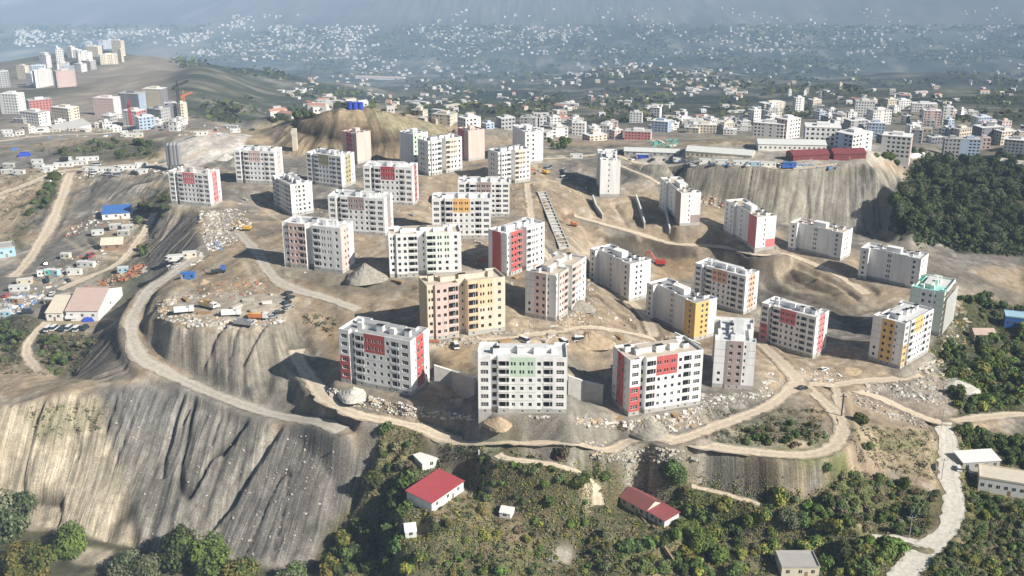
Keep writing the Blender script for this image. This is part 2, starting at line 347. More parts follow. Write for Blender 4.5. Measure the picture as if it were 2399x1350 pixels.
# ---------------------------------------------------------------- dirt roads: centre lines are levelled into the ground here, ribbons are laid on them below
ROADS=[ # (name,label,width m,tone,points)
('dirt_road','main tan dirt road looping below the front row of blocks',6.6,'r',[(693,820),(702,850),(722,880),(745,915),(770,940),(830,965),(900,988),(1000,1003),(1150,1018),(1350,1012),(1480,1022),(1600,1035),(1750,1057),(1880,1064),(1940,1052),(1968,1025),(1970,990),(1940,950),(1890,912),(1865,900)]),
('dirt_road','dirt road climbing from the loop to the junction by the end-on block',6.5,'r',[(1560,1036),(1620,1024),(1720,985),(1800,950),(1850,915),(1868,895),(1840,855),(1800,820),(1775,800)]),
('dirt_road','dirt road from the junction out to the concrete road at the edge of the site',5.5,'r',[(1868,900),(1950,905),(2050,930),(2120,960),(2195,990),(2250,985),(2310,977),(2420,974)]),
('dirt_road','twin wheel track running down beside the dark pole',4,'r',[(1975,1000),(1966,960),(1962,925),(1955,905)]),
('dirt_road','dirt track along the foot of the yellow-striped block',6,'r',[(1950,903),(2020,892),(2100,888),(2160,880)]),
('concrete_road','pale concrete road running down past the flat-roofed houses',7.5,'c',[(2205,990),(2222,1050),(2222,1110),(2237,1180),(2215,1245),(2160,1300),(2100,1360)]),
('concrete_road','short pale spur off the concrete road',4,'c',[(2050,1262),(2100,1266),(2175,1278)]),
('dirt_road','grey haul road curling down from the mound to the spoil terrace',6.5,'g',[(455,605),(400,645),(350,680),(318,725),(306,770),(325,830),(380,870),(450,905),(530,935),(620,965),(700,988),(800,1010)]),
('dirt_road','pale road descending past the pinkish grey block',6,'g',[(560,545),(600,590),(640,650),(700,680),(780,705),(840,727)]),
('dirt_road','straight tan track dropping through the cut at the left edge',7,'r',[(170,400),(150,450),(122,520),(92,570),(60,620),(30,650)]),
('dirt_road','haul road from the left edge to the batching plant',7,'r',[(-60,480),(0,455),(80,425),(160,400),(260,392),(400,385),(480,350)]),
('dirt_road','narrow tan track between the scrap heaps and the blue-roofed shed',4.5,'r',[(360,500),(325,560),(285,610),(210,650),(140,680)]),
('dirt_road','track winding below the parked white vans',5,'r',[(110,755),(75,790),(62,830),(90,870)]),
('dirt_road','haul road crossing the middle of the site below the rear blocks',6,'r',[(1345,505),(1400,522),(1480,545),(1560,570),(1620,575),(1700,585),(1780,600),(1850,605),(1920,625),(1990,660),(2030,690)]),
('dirt_road','dirt track behind the front row of blocks',5,'r',[(1120,795),(1200,787),(1300,776),(1380,765),(1450,775),(1540,800)]),
('dirt_road','dirt track between the pale pink block and the blank white blocks',5,'r',[(1385,640),(1430,680),(1500,730),(1530,790)]),
('dirt_road','road along the rim in front of the long barracks',5,'r',[(1270,372),(1400,364),(1480,380),(1600,386),(1800,391),(1960,386)]),
('dirt_road','road across the yard below the far apartment cluster',6,'r',[(-60,340),(0,332),(100,318),(300,311),(450,309),(560,318)]),
('dirt_road','path beside the red-roofed house',4,'r',[(1165,1066),(1200,1080),(1330,1092),(1388,1130),(1402,1185)]),
('dirt_road','narrow path below the grey spoil heaps',3,'r',[(1620,1140),(1700,1160),(1780,1182)]),
('dirt_road','track beside the ribbed concrete channel',4.5,'r',[(1235,430),(1242,490),(1256,560),(1290,610)]),
('dirt_road','thin track sloping down below the barracks',3,'r',[(1445,382),(1490,405),(1545,432)]),
]
def smooth_line(pts,st):
    P=[on(*p) for p in pts]; out=[]
    for i in range(len(P)-1):
        p0=P[max(i-1,0)];p1=P[i];p2=P[i+1];p3=P[min(i+2,len(P)-1)]
        n=max(2,int((p2-p1).length/st))
        for k in range(n):
            t=k/n; out.append(.5*((2*p1)+(p2-p0)*t+(2*p0-5*p1+4*p2-p3)*t*t+(3*p1-p0-3*p2+p3)*t**3))
    out.append(P[-1]); a=np.array([v[:] for v in out])
    a[:,2]=[Zat(x,y) for x,y in a[:,:2]]
    for _ in range(30): a[1:-1,2]=(a[:-2,2]+2*a[1:-1,2]+a[2:,2])/4
    return a
RL=[]
for nm,lb,wd,tone,pp in ROADS:
    a=smooth_line(pp,2.0); RL.append(a)
    x0,x1=a[:,0].min()-12,a[:,0].max()+12; y0,y1=a[:,1].min()-12,a[:,1].max()+12
    i0,i1=np.searchsorted(gx,[x0,x1]); j0,j1=np.searchsorted(gy,[y0,y1])
    X=GX[j0:j1,i0:i1]; Y=GY[j0:j1,i0:i1]; D=np.full(X.shape,1e9); Zc=np.zeros(X.shape)
    for p,q in zip(a[:-1],a[1:]):
        ii0,ii1=np.searchsorted(gx[i0:i1],[min(p[0],q[0])-10,max(p[0],q[0])+10]); jj0,jj1=np.searchsorted(gy[j0:j1],[min(p[1],q[1])-10,max(p[1],q[1])+10])
        xx=X[jj0:jj1,ii0:ii1]; yy=Y[jj0:jj1,ii0:ii1]; ab=q[:2]-p[:2]
        t=np.clip(((xx-p[0])*ab[0]+(yy-p[1])*ab[1])/(ab@ab+1e-9),0,1); d=np.hypot(xx-p[0]-t*ab[0],yy-p[1]-t*ab[1])
        s=d<D[jj0:jj1,ii0:ii1]; D[jj0:jj1,ii0:ii1][s]=d[s]; Zc[jj0:jj1,ii0:ii1][s]=(p[2]+t*(q[2]-p[2]))[s]
    g=np.clip(1-(D-wd/2-1)/3,0,1); g=g*g*(3-2*g)*(1-np.clip(pad[j0:j1,i0:i1]*1.6,0,1)); GZ[j0:j1,i0:i1]=GZ[j0:j1,i0:i1]*(1-g)+Zc*g
# ---------------------------------------------------------------- ground colours (albedo by ground material, with some bank and rill shade painted in)
C=lambda *c: np.array(c)
GREY=C(.27,.25,.215); TAN=C(.43,.34,.235); PALE=C(.66,.60,.52); DSOIL_SHADE=C(.17,.14,.105); SCRUB=C(.075,.085,.042); DRY=C(.27,.235,.135); DGREY=C(.215,.20,.18); ROAD=C(.52,.45,.355); OCHRE=C(.45,.32,.18)
col=np.zeros(GX.shape+(3,))
def put(m,c,a=1.):
    global col
    m=(m*a)[...,None]; col=col*(1-m)+c*m
t=np.clip((N1-.45)*4.5+(N2-.5)*2.2+.35,0,1)[...,None]; col=GREY*(1-t)+TAN*t
put(np.clip((N2-.56)*6,0,1)*np.clip((N1-.4)*4,0,1),DSOIL_SHADE,.35)
put(np.clip((fbm(GX,GY,6,3,77)-.6)*7,0,1),PALE,.4)
VAL=[(-900,330),(0,300),(60,262),(200,250),(400,262),(520,283),(640,285),(760,262),(900,246),(1060,292),(1180,320),(1400,325),(1700,318),(2080,352),(2130,395),(2399,372),(3300,380),(3300,-3000),(-900,-3000)]
val=M(VAL,3); vfar=np.clip((GY-850)/200,0,1)*val
vd=C(.07,.083,.058); put(vfar,vd)
f1=np.clip((fbm(GX/1.9,GY,70,3,31)-.5)*7,0,1); put(vfar*f1,C(.17,.16,.12),.7)
f2=np.clip((fbm(GX/2.4,GY,34,3,33)-.57)*9,0,1); put(vfar*f2,C(.33,.30,.24),.6)
f3=np.clip((fbm(GX/2.2,GY,150+0*GY,3,35)-.5)*6,0,1); put(vfar*f3,C(.032,.047,.03),.9)
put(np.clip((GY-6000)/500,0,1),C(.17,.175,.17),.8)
for poly,c,a in [
 ([(0,130),(100,150),(230,175),(330,115),(440,112),(480,128),(400,180),(390,215),(420,235),(400,262),(500,300),(380,320),(0,330)],C(.33,.28,.22),.9),
 ([(0,205),(230,205),(170,222),(60,235),(0,235)],SCRUB,.8),
 ([(1740,280),(2000,250),(2230,260),(2399,320),(2399,380),(2100,372),(1700,330)],C(.30,.27,.22),.75),
 ([(1100,290),(1330,300),(1560,300),(1740,320),(1400,332),(1150,330)],C(.36,.31,.25),.8),
 ([(2000,275),(2200,275),(2330,300),(2399,330),(2399,300),(2200,262)],C(.42,.33,.26),.6),
 ([(0,930),(100,935),(240,920),(300,1010),(290,1080),(330,1130),(350,1300),(0,1215)],C(.60,.52,.385),.9),
 ([(60,960),(230,930),(245,980),(200,1010),(90,1040)],C(.36,.34,.2),.5),
 ([(240,900),(460,915),(640,1000),(870,1080),(850,1200),(700,1330),(330,1300),(300,1130),(250,1010)],C(.34,.315,.27),.9),
 ([(240,905),(420,920),(400,1000),(300,1010)],C(.28,.275,.26),.6),
 ([(650,1015),(700,1010),(885,1090),(840,1180),(740,1310),(480,1310),(560,1150)],DGREY,.85),
 ([(360,760),(560,785),(700,745),(745,880),(690,910),(600,935),(480,900),(370,820)],C(.38,.345,.285),.85),
 ([(285,770),(300,850),(310,890),(150,890),(215,790)],DGREY,.8),
 ([(470,500),(450,540),(470,590),(370,630),(340,610),(350,545),(380,500)],DGREY,.8),
 ([(400,330),(480,305),(590,320),(560,350),(480,380),(430,400),(380,390)],C(.74,.68,.6),.95),
 ([(430,330),(560,330),(590,345),(480,360)],C(.8,.7,.66),.4),
 ([(520,570),(600,560),(640,640),(560,600)],TAN,.6),
 ([(480,490),(560,490),(560,560),(500,590),(450,600),(470,560)],C(.55,.5,.43),.55),
 ([(370,690),(680,690),(690,730),(640,765),(560,780),(420,765)],C(.5,.46,.39),.6),
 ([(640,345),(690,290),(740,262),(860,249),(1060,300),(1060,345),(930,372),(800,380),(720,372)],C(.42,.325,.205),.9),
 ([(850,255),(1000,285),(1060,310),(1000,320),(900,300)],C(.40,.38,.24),.6),
 ([(90,450),(130,400),(150,410),(120,480),(60,500)],SCRUB,.8),
 ([(330,470),(400,440),(410,480),(350,520)],SCRUB,.8),
 ([(0,560),(60,520),(60,580),(0,590)],SCRUB,.5),
 ([(220,325),(380,330),(370,370),(240,380),(100,365)],SCRUB,.6),
 ([(0,740),(100,760),(90,830),(0,880)],SCRUB,.7),
 ([(80,800),(230,790),(190,850),(140,890),(90,860)],C(.14,.135,.08),.8),
 ([(250,600),(350,600),(350,680),(270,740),(240,700)],SCRUB,.5),
 ([(1480,380),(1700,390),(2035,382),(2120,420),(2120,500),(2060,550),(1900,530),(1800,515),(1640,475)],C(.33,.305,.25),.9),
 ([(1870,400),(2110,420),(2110,500),(2060,545),(1900,520)],C(.32,.30,.26),.7),
 ([(1450,345),(2050,340),(2100,380),(2030,386),(1480,384)],C(.52,.48,.42),.8),
 ([(1380,552),(1480,550),(1560,572),(1640,595),(1630,630),(1540,612),(1480,596)],DSOIL_SHADE*.75,.9),  # cut bank below the haul road, its shade painted in as dark earth
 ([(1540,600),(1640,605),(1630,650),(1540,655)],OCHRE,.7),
 ([(1640,590),(1850,610),(1800,650),(1700,630)],C(.2,.18,.14),.5),  # slope shade painted into the ground colour
 ([(1640,597),(1700,592),(1800,612),(1900,640),(1990,690),(1960,702),(1860,662),(1740,642)],DSOIL_SHADE,.75),  # dark cut earth, bank shade included in the colour
 ([(1790,640),(1850,660),(1990,735),(2010,770),(1900,725),(1800,690)],DSOIL_SHADE,.6),  # lower bank: dark earth with shade painted in
 ([(1240,440),(1275,440),(1330,600),(1290,600)],DSOIL_SHADE,.5),
 ([(860,660),(980,650),(980,690),(880,700)],DSOIL_SHADE,.5),
 ([(1370,640),(1410,650),(1400,740),(1350,770),(1330,750)],DSOIL_SHADE,.5),
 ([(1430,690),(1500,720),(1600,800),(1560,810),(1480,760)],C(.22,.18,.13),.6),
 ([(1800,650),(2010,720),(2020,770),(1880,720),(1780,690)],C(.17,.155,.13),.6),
 ([(1010,810),(1110,810),(1110,870),(1030,865)],OCHRE,.7),
 ([(760,760),(800,740),(800,870),(770,830)],OCHRE,.6),
 ([(640,650),(840,700),(960,690),(980,640),(820,640),(680,630)],C(.25,.235,.19),.6),
 ([(2020,560),(2140,570),(2399,700),(2399,760),(2250,660),(2100,600)],C(.27,.235,.19),.8),
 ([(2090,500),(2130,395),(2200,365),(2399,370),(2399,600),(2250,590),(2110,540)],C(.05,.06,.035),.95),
 ([(2180,820),(2260,700),(2330,700),(2399,740),(2399,970),(2230,975),(2240,900)],SCRUB,.9),
 ([(1990,920),(2200,880),(2290,930),(2220,980),(2100,950)],C(.3,.265,.23),.6),
 ([(1700,990),(1850,940),(1920,980),(1930,1040),(1700,1045)],C(.25,.24,.16),.6),
 ([(1990,990),(2180,1010),(2200,1130),(2080,1100),(2000,1050)],C(.42,.35,.23),.7),
 ([(1650,1055),(1900,1078),(1950,1100),(1920,1160),(1680,1140)],C(.30,.28,.245),.9),
 ([(870,1100),(890,1010),(960,985),(1080,1030),(1160,1060),(1130,1085),(1200,1080),(1330,1075),(1420,1100),(1600,1115),(1700,1150),(1900,1165),(1960,1110),(2060,1120),(2180,1150),(2210,1200),(2150,1300),(2100,1600),(600,1600),(760,1260)],C(.175,.16,.085),.92),
 ([(0,1240),(200,1260),(480,1310),(700,1340),(760,1300),(900,1700),(-600,1700),(-600,1240)],C(.09,.09,.05),.9),
 ([(2290,1150),(2399,1160),(2700,1160),(2700,1600),(2130,1600),(2200,1250),(2250,1170)],C(.19,.17,.10),.92),
 ([(2240,1000),(2399,1030),(2399,1110),(2270,1080)],SCRUB,.9),
 ([(2396,372),(3400,380),(3400,1700),(2396,1600)],C(.13,.13,.075),.85),
 ([(-900,1230),(-2,1230),(-2,1700),(-900,1700)],C(.11,.11,.06),.85),
 ([(1130,1075),(1330,1080),(1400,1130),(1410,1190),(1380,1190),(1330,1110),(1180,1100),(1090,1150),(1010,1120)],C(.5,.42,.31),.85),
 ([(1000,1240),(1200,1150),(1300,1180),(1250,1280),(1100,1280)],C(.27,.2,.13),.5),
 ([(1290,1280),(1350,1270),(1340,1320),(1290,1310)],PALE,.8),
 ([(170,1280),(260,1290),(250,1330),(170,1320)],C(.5,.43,.33),.9)]:
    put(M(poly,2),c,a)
fg=np.clip((PY-1000)/40,0,1)*near
pt=np.clip((fbm(GX,GY,9,3,61)-.56)*9,0,1); put(fg*pt*np.clip((PX-860)/60,0,1),C(.36,.29,.18),.6)
pt=np.clip((fbm(GX,GY,12,3,62)-.55)*9,0,1); put(fg*pt*np.clip((PX-860)/60,0,1),C(.13,.17,.05),.55)
put(pad*np.clip((900-GY)/50,0,1),C(.40,.365,.31),.45)
for m,sk in STREAK: col*=(1+sk*.5*m)[...,None]
col*=(.77+.38*N3)[...,None]
col*=(.74+.30*np.clip((N2-.5)*3+.5,0,1))[...,None]
col*=(.86+.28*vnoise(GX/1.3,GY/1.3,401))[...,None]
def track(line,wd,c,a):
    P=[on(*p) for p in line]; x0=min(p.x for p in P)-8;x1=max(p.x for p in P)+8;y0=min(p.y for p in P)-8;y1=max(p.y for p in P)+8
    i0,i1=np.searchsorted(gx,[x0,x1]); j0,j1=np.searchsorted(gy,[y0,y1]); X=GX[j0:j1,i0:i1]; Y=GY[j0:j1,i0:i1]; D=np.full(X.shape,1e9)
    for q,r_ in zip(P[:-1],P[1:]):
        ax,ay=q.x,q.y; bx,by=r_.x-q.x,r_.y-q.y; t=np.clip(((X-ax)*bx+(Y-ay)*by)/(bx*bx+by*by+1e-9),0,1); D=np.minimum(D,np.hypot(X-ax-t*bx,Y-ay-t*by))
    D=D+(N3[j0:j1,i0:i1]-.5)*1.5; m=(np.clip(1-D/wd,0,1)**.7*a*(.5+.7*N2[j0:j1,i0:i1]))[...,None]; col[j0:j1,i0:i1]=col[j0:j1,i0:i1]*(1-m)+c*m
for ln_ in ([(1000,820),(1090,800),(1180,810),(1290,800)],[(1200,760),(1260,700),(1300,690)],[(1410,560),(1360,600),(1330,640),(1380,700)],[(1340,560),(1370,590),(1450,600)],[(1450,500),(1500,560)],[(1250,420),(1330,430),(1400,470)],[(1100,590),(1180,580),(1280,600)],
 [(870,600),(900,580),(890,540)],[(600,480),(680,520),(760,500)],[(560,600),(620,700),(560,740),(450,740),(400,700),(470,640),(560,600)],[(1900,640),(1860,620),(1820,640),(1860,680),(1930,690),(1990,680)],[(2000,700),(2060,720),(2100,700)],[(1560,690),(1600,740),(1570,790)],
 [(1700,600),(1720,640),(1700,690)],[(150,560),(220,600),(300,610)],[(0,650),(80,640),(180,650)],[(430,480),(400,520),(380,560)],[(1660,990),(1760,1030),(1880,1040)],[(880,480),(940,500),(1000,500)],[(1240,380),(1280,420),(1260,470)],[(1350,450),(1420,480),(1470,470)],[(820,420),(850,440)],[(1800,860),(1880,880),(1960,860),(2010,870)]):
    track(ln_,1.9,C(.56,.47,.35),.75)
for ln_ in ([(700,660),(800,675),(900,690)],[(1000,860),(1100,870)],[(1330,790),(1420,800)],[(1180,620),(1260,640)],[(1400,600),(1450,640)],[(1660,560),(1740,570)],[(1850,650),(1950,690)],[(1760,640),(1830,680)],[(560,520),(620,540)],[(1280,500),(1290,560)]):
    track(ln_,4.5,C(.16,.125,.09),.6)
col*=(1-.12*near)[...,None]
ny,nx=GX.shape
me=bpy.data.meshes.new('ground')
co=np.stack([GX,GY,GZ],-1).reshape(-1,3).astype(np.float32)
idx=np.arange(nx*ny).reshape(ny,nx); q=np.stack([idx[:-1,:-1],idx[:-1,1:],idx[1:,1:],idx[1:,:-1]],-1).reshape(-1,4).astype(np.int32)
me.vertices.add(len(co)); me.vertices.foreach_set('co',co.ravel())
me.loops.add(q.size); me.loops.foreach_set('vertex_index',q.ravel())
me.polygons.add(len(q)); me.polygons.foreach_set('loop_start',np.arange(0,q.size,4,dtype=np.int32)); me.polygons.foreach_set('loop_total',np.full(len(q),4,np.int32))
me.update(); 
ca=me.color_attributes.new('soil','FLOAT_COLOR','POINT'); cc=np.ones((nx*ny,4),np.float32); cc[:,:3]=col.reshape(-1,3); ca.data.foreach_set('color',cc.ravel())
fa=me.attributes.new('flow','FLOAT_VECTOR','POINT'); fa.data.foreach_set('vector',np.stack([FL[0],FL[1]*.035,FL[2]],-1).reshape(-1).astype(np.float32))
me.polygons.foreach_set('use_smooth',np.ones(len(q),bool))
ground=bpy.data.objects.new('ground',me); SC.collection.objects.link(ground); ground['kind']='structure'; ground['label']='bare excavated hillside ground with spoil slopes and valley floor'
# ---------------------------------------------------------------- materials
def mat(name,rgb,rough=.85,spec=.2,noise=0.,scale=1.,rand=0.,metal=0.):
    m=bpy.data.materials.new(name); m.use_nodes=True; n=m.node_tree; b=n.nodes['Principled BSDF']
    b.inputs['Roughness'].default_value=rough; b.inputs['Specular IOR Level'].default_value=spec; b.inputs['Metallic'].default_value=metal
    b.inputs['Base Color'].default_value=(*rgb,1)
    if noise or rand:
        tc=n.nodes.new('ShaderNodeTexCoord'); nz=n.nodes.new('ShaderNodeTexNoise'); nz.inputs['Scale'].default_value=scale; nz.inputs['Detail'].default_value=5
        geo=n.nodes.new('ShaderNodeNewGeometry'); n.links.new(geo.outputs['Position'],nz.inputs['Vector'])
        mr=n.nodes.new('ShaderNodeMapRange'); mr.inputs['From Min'].default_value=.3; mr.inputs['From Max'].default_value=.7; mr.inputs['To Min'].default_value=1-noise; mr.inputs['To Max'].default_value=1+noise
        n.links.new(nz.outputs[0],mr.inputs[0])
        hs=n.nodes.new('ShaderNodeHueSaturation'); hs.inputs['Color'].default_value=(*rgb,1)
        if rand:
            oi=n.nodes.new('ShaderNodeObjectInfo'); m2=n.nodes.new('ShaderNodeMapRange'); m2.inputs['To Min'].default_value=1-rand; m2.inputs['To Max'].default_value=1+rand
            n.links.new(oi.outputs['Random'],m2.inputs[0]); mu=n.nodes.new('ShaderNodeMath'); mu.operation='MULTIPLY'
            n.links.new(mr.outputs[0],mu.inputs[0]); n.links.new(m2.outputs[0],mu.inputs[1]); n.links.new(mu.outputs[0],hs.inputs['Value'])
            m3=n.nodes.new('ShaderNodeMapRange'); m3.inputs['To Min'].default_value=.5-.10*rand; m3.inputs['To Max'].default_value=.5+.10*rand
            n.links.new(oi.outputs['Random'],m3.inputs[0]); n.links.new(m3.outputs[0],hs.inputs['Hue'])
        else: n.links.new(mr.outputs[0],hs.inputs['Value'])
        n.links.new(hs.outputs[0],b.inputs['Base Color'])
    return m
gm=bpy.data.materials.new('soil'); gm.use_nodes=True; n=gm.node_tree; b=n.nodes['Principled BSDF']; b.inputs['Roughness'].default_value=.95; b.inputs['Specular IOR Level'].default_value=.1
vc=n.nodes.new('ShaderNodeVertexColor'); vc.layer_name='soil'
geo=n.nodes.new('ShaderNodeNewGeometry')
def nz(scale,det,rough=.6):
    x=n.nodes.new('ShaderNodeTexNoise'); x.inputs['Scale'].default_value=scale; x.inputs['Detail'].default_value=det; x.inputs['Roughness'].default_value=rough
    n.links.new(geo.outputs['Position'],x.inputs['Vector']); return x
a1=nz(1.6,5,.7); a2=nz(.35,6,.7)
r1=n.nodes.new('ShaderNodeMapRange'); r1.inputs['From Min'].default_value=.32; r1.inputs['From Max'].default_value=.68; r1.inputs['To Min'].default_value=.72; r1.inputs['To Max'].default_value=1.28; n.links.new(a1.outputs[0],r1.inputs[0])
r2=n.nodes.new('ShaderNodeMapRange'); r2.inputs['From Min'].default_value=.3; r2.inputs['From Max'].default_value=.7; r2.inputs['To Min'].default_value=.82; r2.inputs['To Max'].default_value=1.18; n.links.new(a2.outputs[0],r2.inputs[0])
fl=n.nodes.new('ShaderNodeAttribute'); fl.attribute_name='flow'; sx=n.nodes.new('ShaderNodeSeparateXYZ'); n.links.new(fl.outputs['Vector'],sx.inputs[0]); cx=n.nodes.new('ShaderNodeCombineXYZ'); n.links.new(sx.outputs[0],cx.inputs[0]); n.links.new(sx.outputs[1],cx.inputs[1])
st=n.nodes.new('ShaderNodeTexNoise'); st.inputs['Scale'].default_value=1.1; st.inputs['Detail'].default_value=4; st.inputs['Roughness'].default_value=.65; n.links.new(cx.outputs[0],st.inputs['Vector'])
sr=n.nodes.new('ShaderNodeMapRange'); sr.inputs['From Min'].default_value=.3; sr.inputs['From Max'].default_value=.7; sr.inputs['To Min'].default_value=-.42; sr.inputs['To Max'].default_value=.42; n.links.new(st.outputs[0],sr.inputs[0])
sm_=n.nodes.new('ShaderNodeMath'); sm_.operation='MULTIPLY_ADD'; n.links.new(sr.outputs[0],sm_.inputs[0]); n.links.new(sx.outputs[2],sm_.inputs[1]); sm_.inputs[2].default_value=1.0
m0=n.nodes.new('ShaderNodeMath'); m0.operation='MULTIPLY'; n.links.new(r1.outputs[0],m0.inputs[0]); n.links.new(sm_.outputs[0],m0.inputs[1]); r1=m0
mm=n.nodes.new('ShaderNodeMath'); mm.operation='MULTIPLY'; n.links.new(r1.outputs[0],mm.inputs[0]); n.links.new(r2.outputs[0],mm.inputs[1])
hs=n.nodes.new('ShaderNodeHueSaturation'); n.links.new(vc.outputs['Color'],hs.inputs['Color']); n.links.new(mm.outputs[0],hs.inputs['Value']); n.links.new(hs.outputs[0],b.inputs['Base Color'])
bp=n.nodes.new('ShaderNodeBump'); bp.inputs['Strength'].default_value=.55; bp.inputs['Distance'].default_value=.7; hm_=n.nodes.new('ShaderNodeMath'); hm_.operation='MULTIPLY_ADD'; n.links.new(st.outputs[0],hm_.inputs[0]); n.links.new(sx.outputs[2],hm_.inputs[1]); n.links.new(a1.outputs[0],hm_.inputs[2]); n.links.new(hm_.outputs[0],bp.inputs['Height']); n.links.new(bp.outputs[0],b.inputs['Normal'])
me.materials.append(gm)
# ---------------------------------------------------------------- object helpers
COL=SC.collection
def mobj(name,mesh,parent=None,loc=(0,0,0),rz=0):
    o=bpy.data.objects.new(name,mesh); COL.objects.link(o); o.location=loc; o.rotation_euler=(0,0,rz)
    if parent is not None: o.parent=parent
    return o
def empty(name,loc,rz=0):
    o=bpy.data.objects.new(name,None); COL.objects.link(o); o.location=loc; o.rotation_euler=(0,0,rz); o.empty_display_size=.5; return o
def tag(o,label,cat,group=None,kind=None):
    o['label']=label; o['category']=cat
    if group: o['group']=group
    if kind: o['kind']=kind
    return o
class MB:
    """collects faces with material slots and makes one mesh"""
    def __init__(s): s.v=[]; s.f=[]; s.m=[]
    def quad(s,a,b,c,d,m=0):
        n=len(s.v); s.v+=[a,b,c,d]; s.f.append((n,n+1,n+2,n+3)); s.m.append(m)
    def box(s,x0,y0,z0,x1,y1,z1,m=0,top=None,skip=''):
        n=len(s.v); s.v+=[(x0,y0,z0),(x1,y0,z0),(x1,y1,z0),(x0,y1,z0),(x0,y0,z1),(x1,y0,z1),(x1,y1,z1),(x0,y1,z1)]
        for k,q in enumerate(((0,3,2,1),(4,5,6,7),(0,1,5,4),(1,2,6,5),(2,3,7,6),(3,0,4,7))):
            if str(k) in skip: continue
            s.f.append(tuple(n+i for i in q)); s.m.append(top if (k==1 and top is not None) else m)
    def beam(s,a,b,r,m=0,n=4):
        a=Vector(a); b=Vector(b); d=(b-a).normalized(); u=d.orthogonal().normalized(); v=d.cross(u); k=len(s.v)
        for p in (a,b):
            for i in range(n):
                t=2*math.pi*(i+.5)/n; s.v.append(tuple(p+u*math.cos(t)*r+v*math.sin(t)*r))
        for i in range(n): j=(i+1)%n; s.f.append((k+i,k+j,k+n+j,k+n+i)); s.m.append(m)
        s.f.append(tuple(k+i for i in range(n))[::-1]); s.m.append(m); s.f.append(tuple(k+n+i for i in range(n))); s.m.append(m)
    def cyl(s,x,y,z0,z1,r,m=0,n=12,r2=None):
        k=len(s.v); r2=r if r2 is None else r2
        for z,q in ((z0,r),(z1,r2)):
            for i in range(n): t=2*math.pi*i/n; s.v.append((x+q*math.cos(t),y+q*math.sin(t),z))
        for i in range(n): j=(i+1)%n; s.f.append((k+i,k+j,k+n+j,k+n+i)); s.m.append(m)
        s.f.append(tuple(range(k,k+n))[::-1]); s.m.append(m); s.f.append(tuple(range(k+n,k+2*n))); s.m.append(m)
    def cylx(s,x0,x1,y,z,r,m=0,n=10):
        s.beamr((x0,y,z),(x1,y,z),r,m,n)
    def beamr(s,a,b,r,m=0,n=10): s.beam(a,b,r,m,n)
    def mesh(s,name,mats):
        me=bpy.data.meshes.new(name); me.from_pydata([tuple(map(float,v)) for v in s.v],[],s.f)
        for x in mats: me.materials.append(x)
        if len(mats)>1: me.polygons.foreach_set('material_index',s.m)
        me.update(); return me
    def obj(s,name,mats,parent=None,loc=(0,0,0),rz=0): return mobj(name,s.mesh(name,mats),parent,loc,rz)
PAL={'white':(.74,.74,.73),'grey':(.50,.49,.48),'red':(.48,.11,.105),'dred':(.40,.07,.075),'pink':(.62,.43,.39),'pred':(.64,.20,.20),'peach':(.66,.40,.28),'yellow':(.64,.43,.17),
'orange':(.70,.42,.17),'mint':(.50,.62,.50),'lmint':(.68,.75,.66),'brown':(.36,.29,.27),'olive':(.40,.36,.20),'cream':(.66,.57,.46),'lpink':(.63,.48,.43),'teal':(.30,.62,.58),'ochre':(.50,.40,.24),'lyel':(.66,.51,.33)}
WM={k:mat('paint_'+k,v,.8,.25,.12,.5) for k,v in PAL.items()}
for m_ in WM.values():
    n=m_.node_tree; g_=[x for x in n.nodes if x.type=='NEW_GEOMETRY'][0]; mp=n.nodes.new('ShaderNodeMapping'); mp.inputs['Scale'].default_value=(1,1,.12)
    z_=[x for x in n.nodes if x.type=='TEX_NOISE'][0]; n.links.new(g_.outputs['Position'],mp.inputs[0]); n.links.new(mp.outputs[0],z_.inputs['Vector'])
CONC=mat('raw_concrete',(.42,.41,.385),.9,.15,.12,.5); JOINT=mat('joint_line',(.25,.25,.27),.9)
DARK=mat('dark_opening',(.018,.02,.024),.5,.4); GLASS=mat('window_glass',(.03,.045,.06),.12,.6); FRAME=mat('window_frame',(.62,.62,.60),.6); INNER=mat('inner_wall',(.36,.35,.34),.9)
DECK={'a':mat('roof_screed_beige',(.52,.45,.37),.95,.1,.12,.4),'b':mat('roof_screed_grey',(.34,.34,.34),.95,.1,.15,.4),'c':mat('roof_screed_pale',(.60,.60,.59),.95,.1,.1,.4)}
METAL=mat('galvanised_metal',(.45,.46,.47),.4,.5,metal=.6); BLACK=mat('black_cap',(.03,.03,.03),.7)
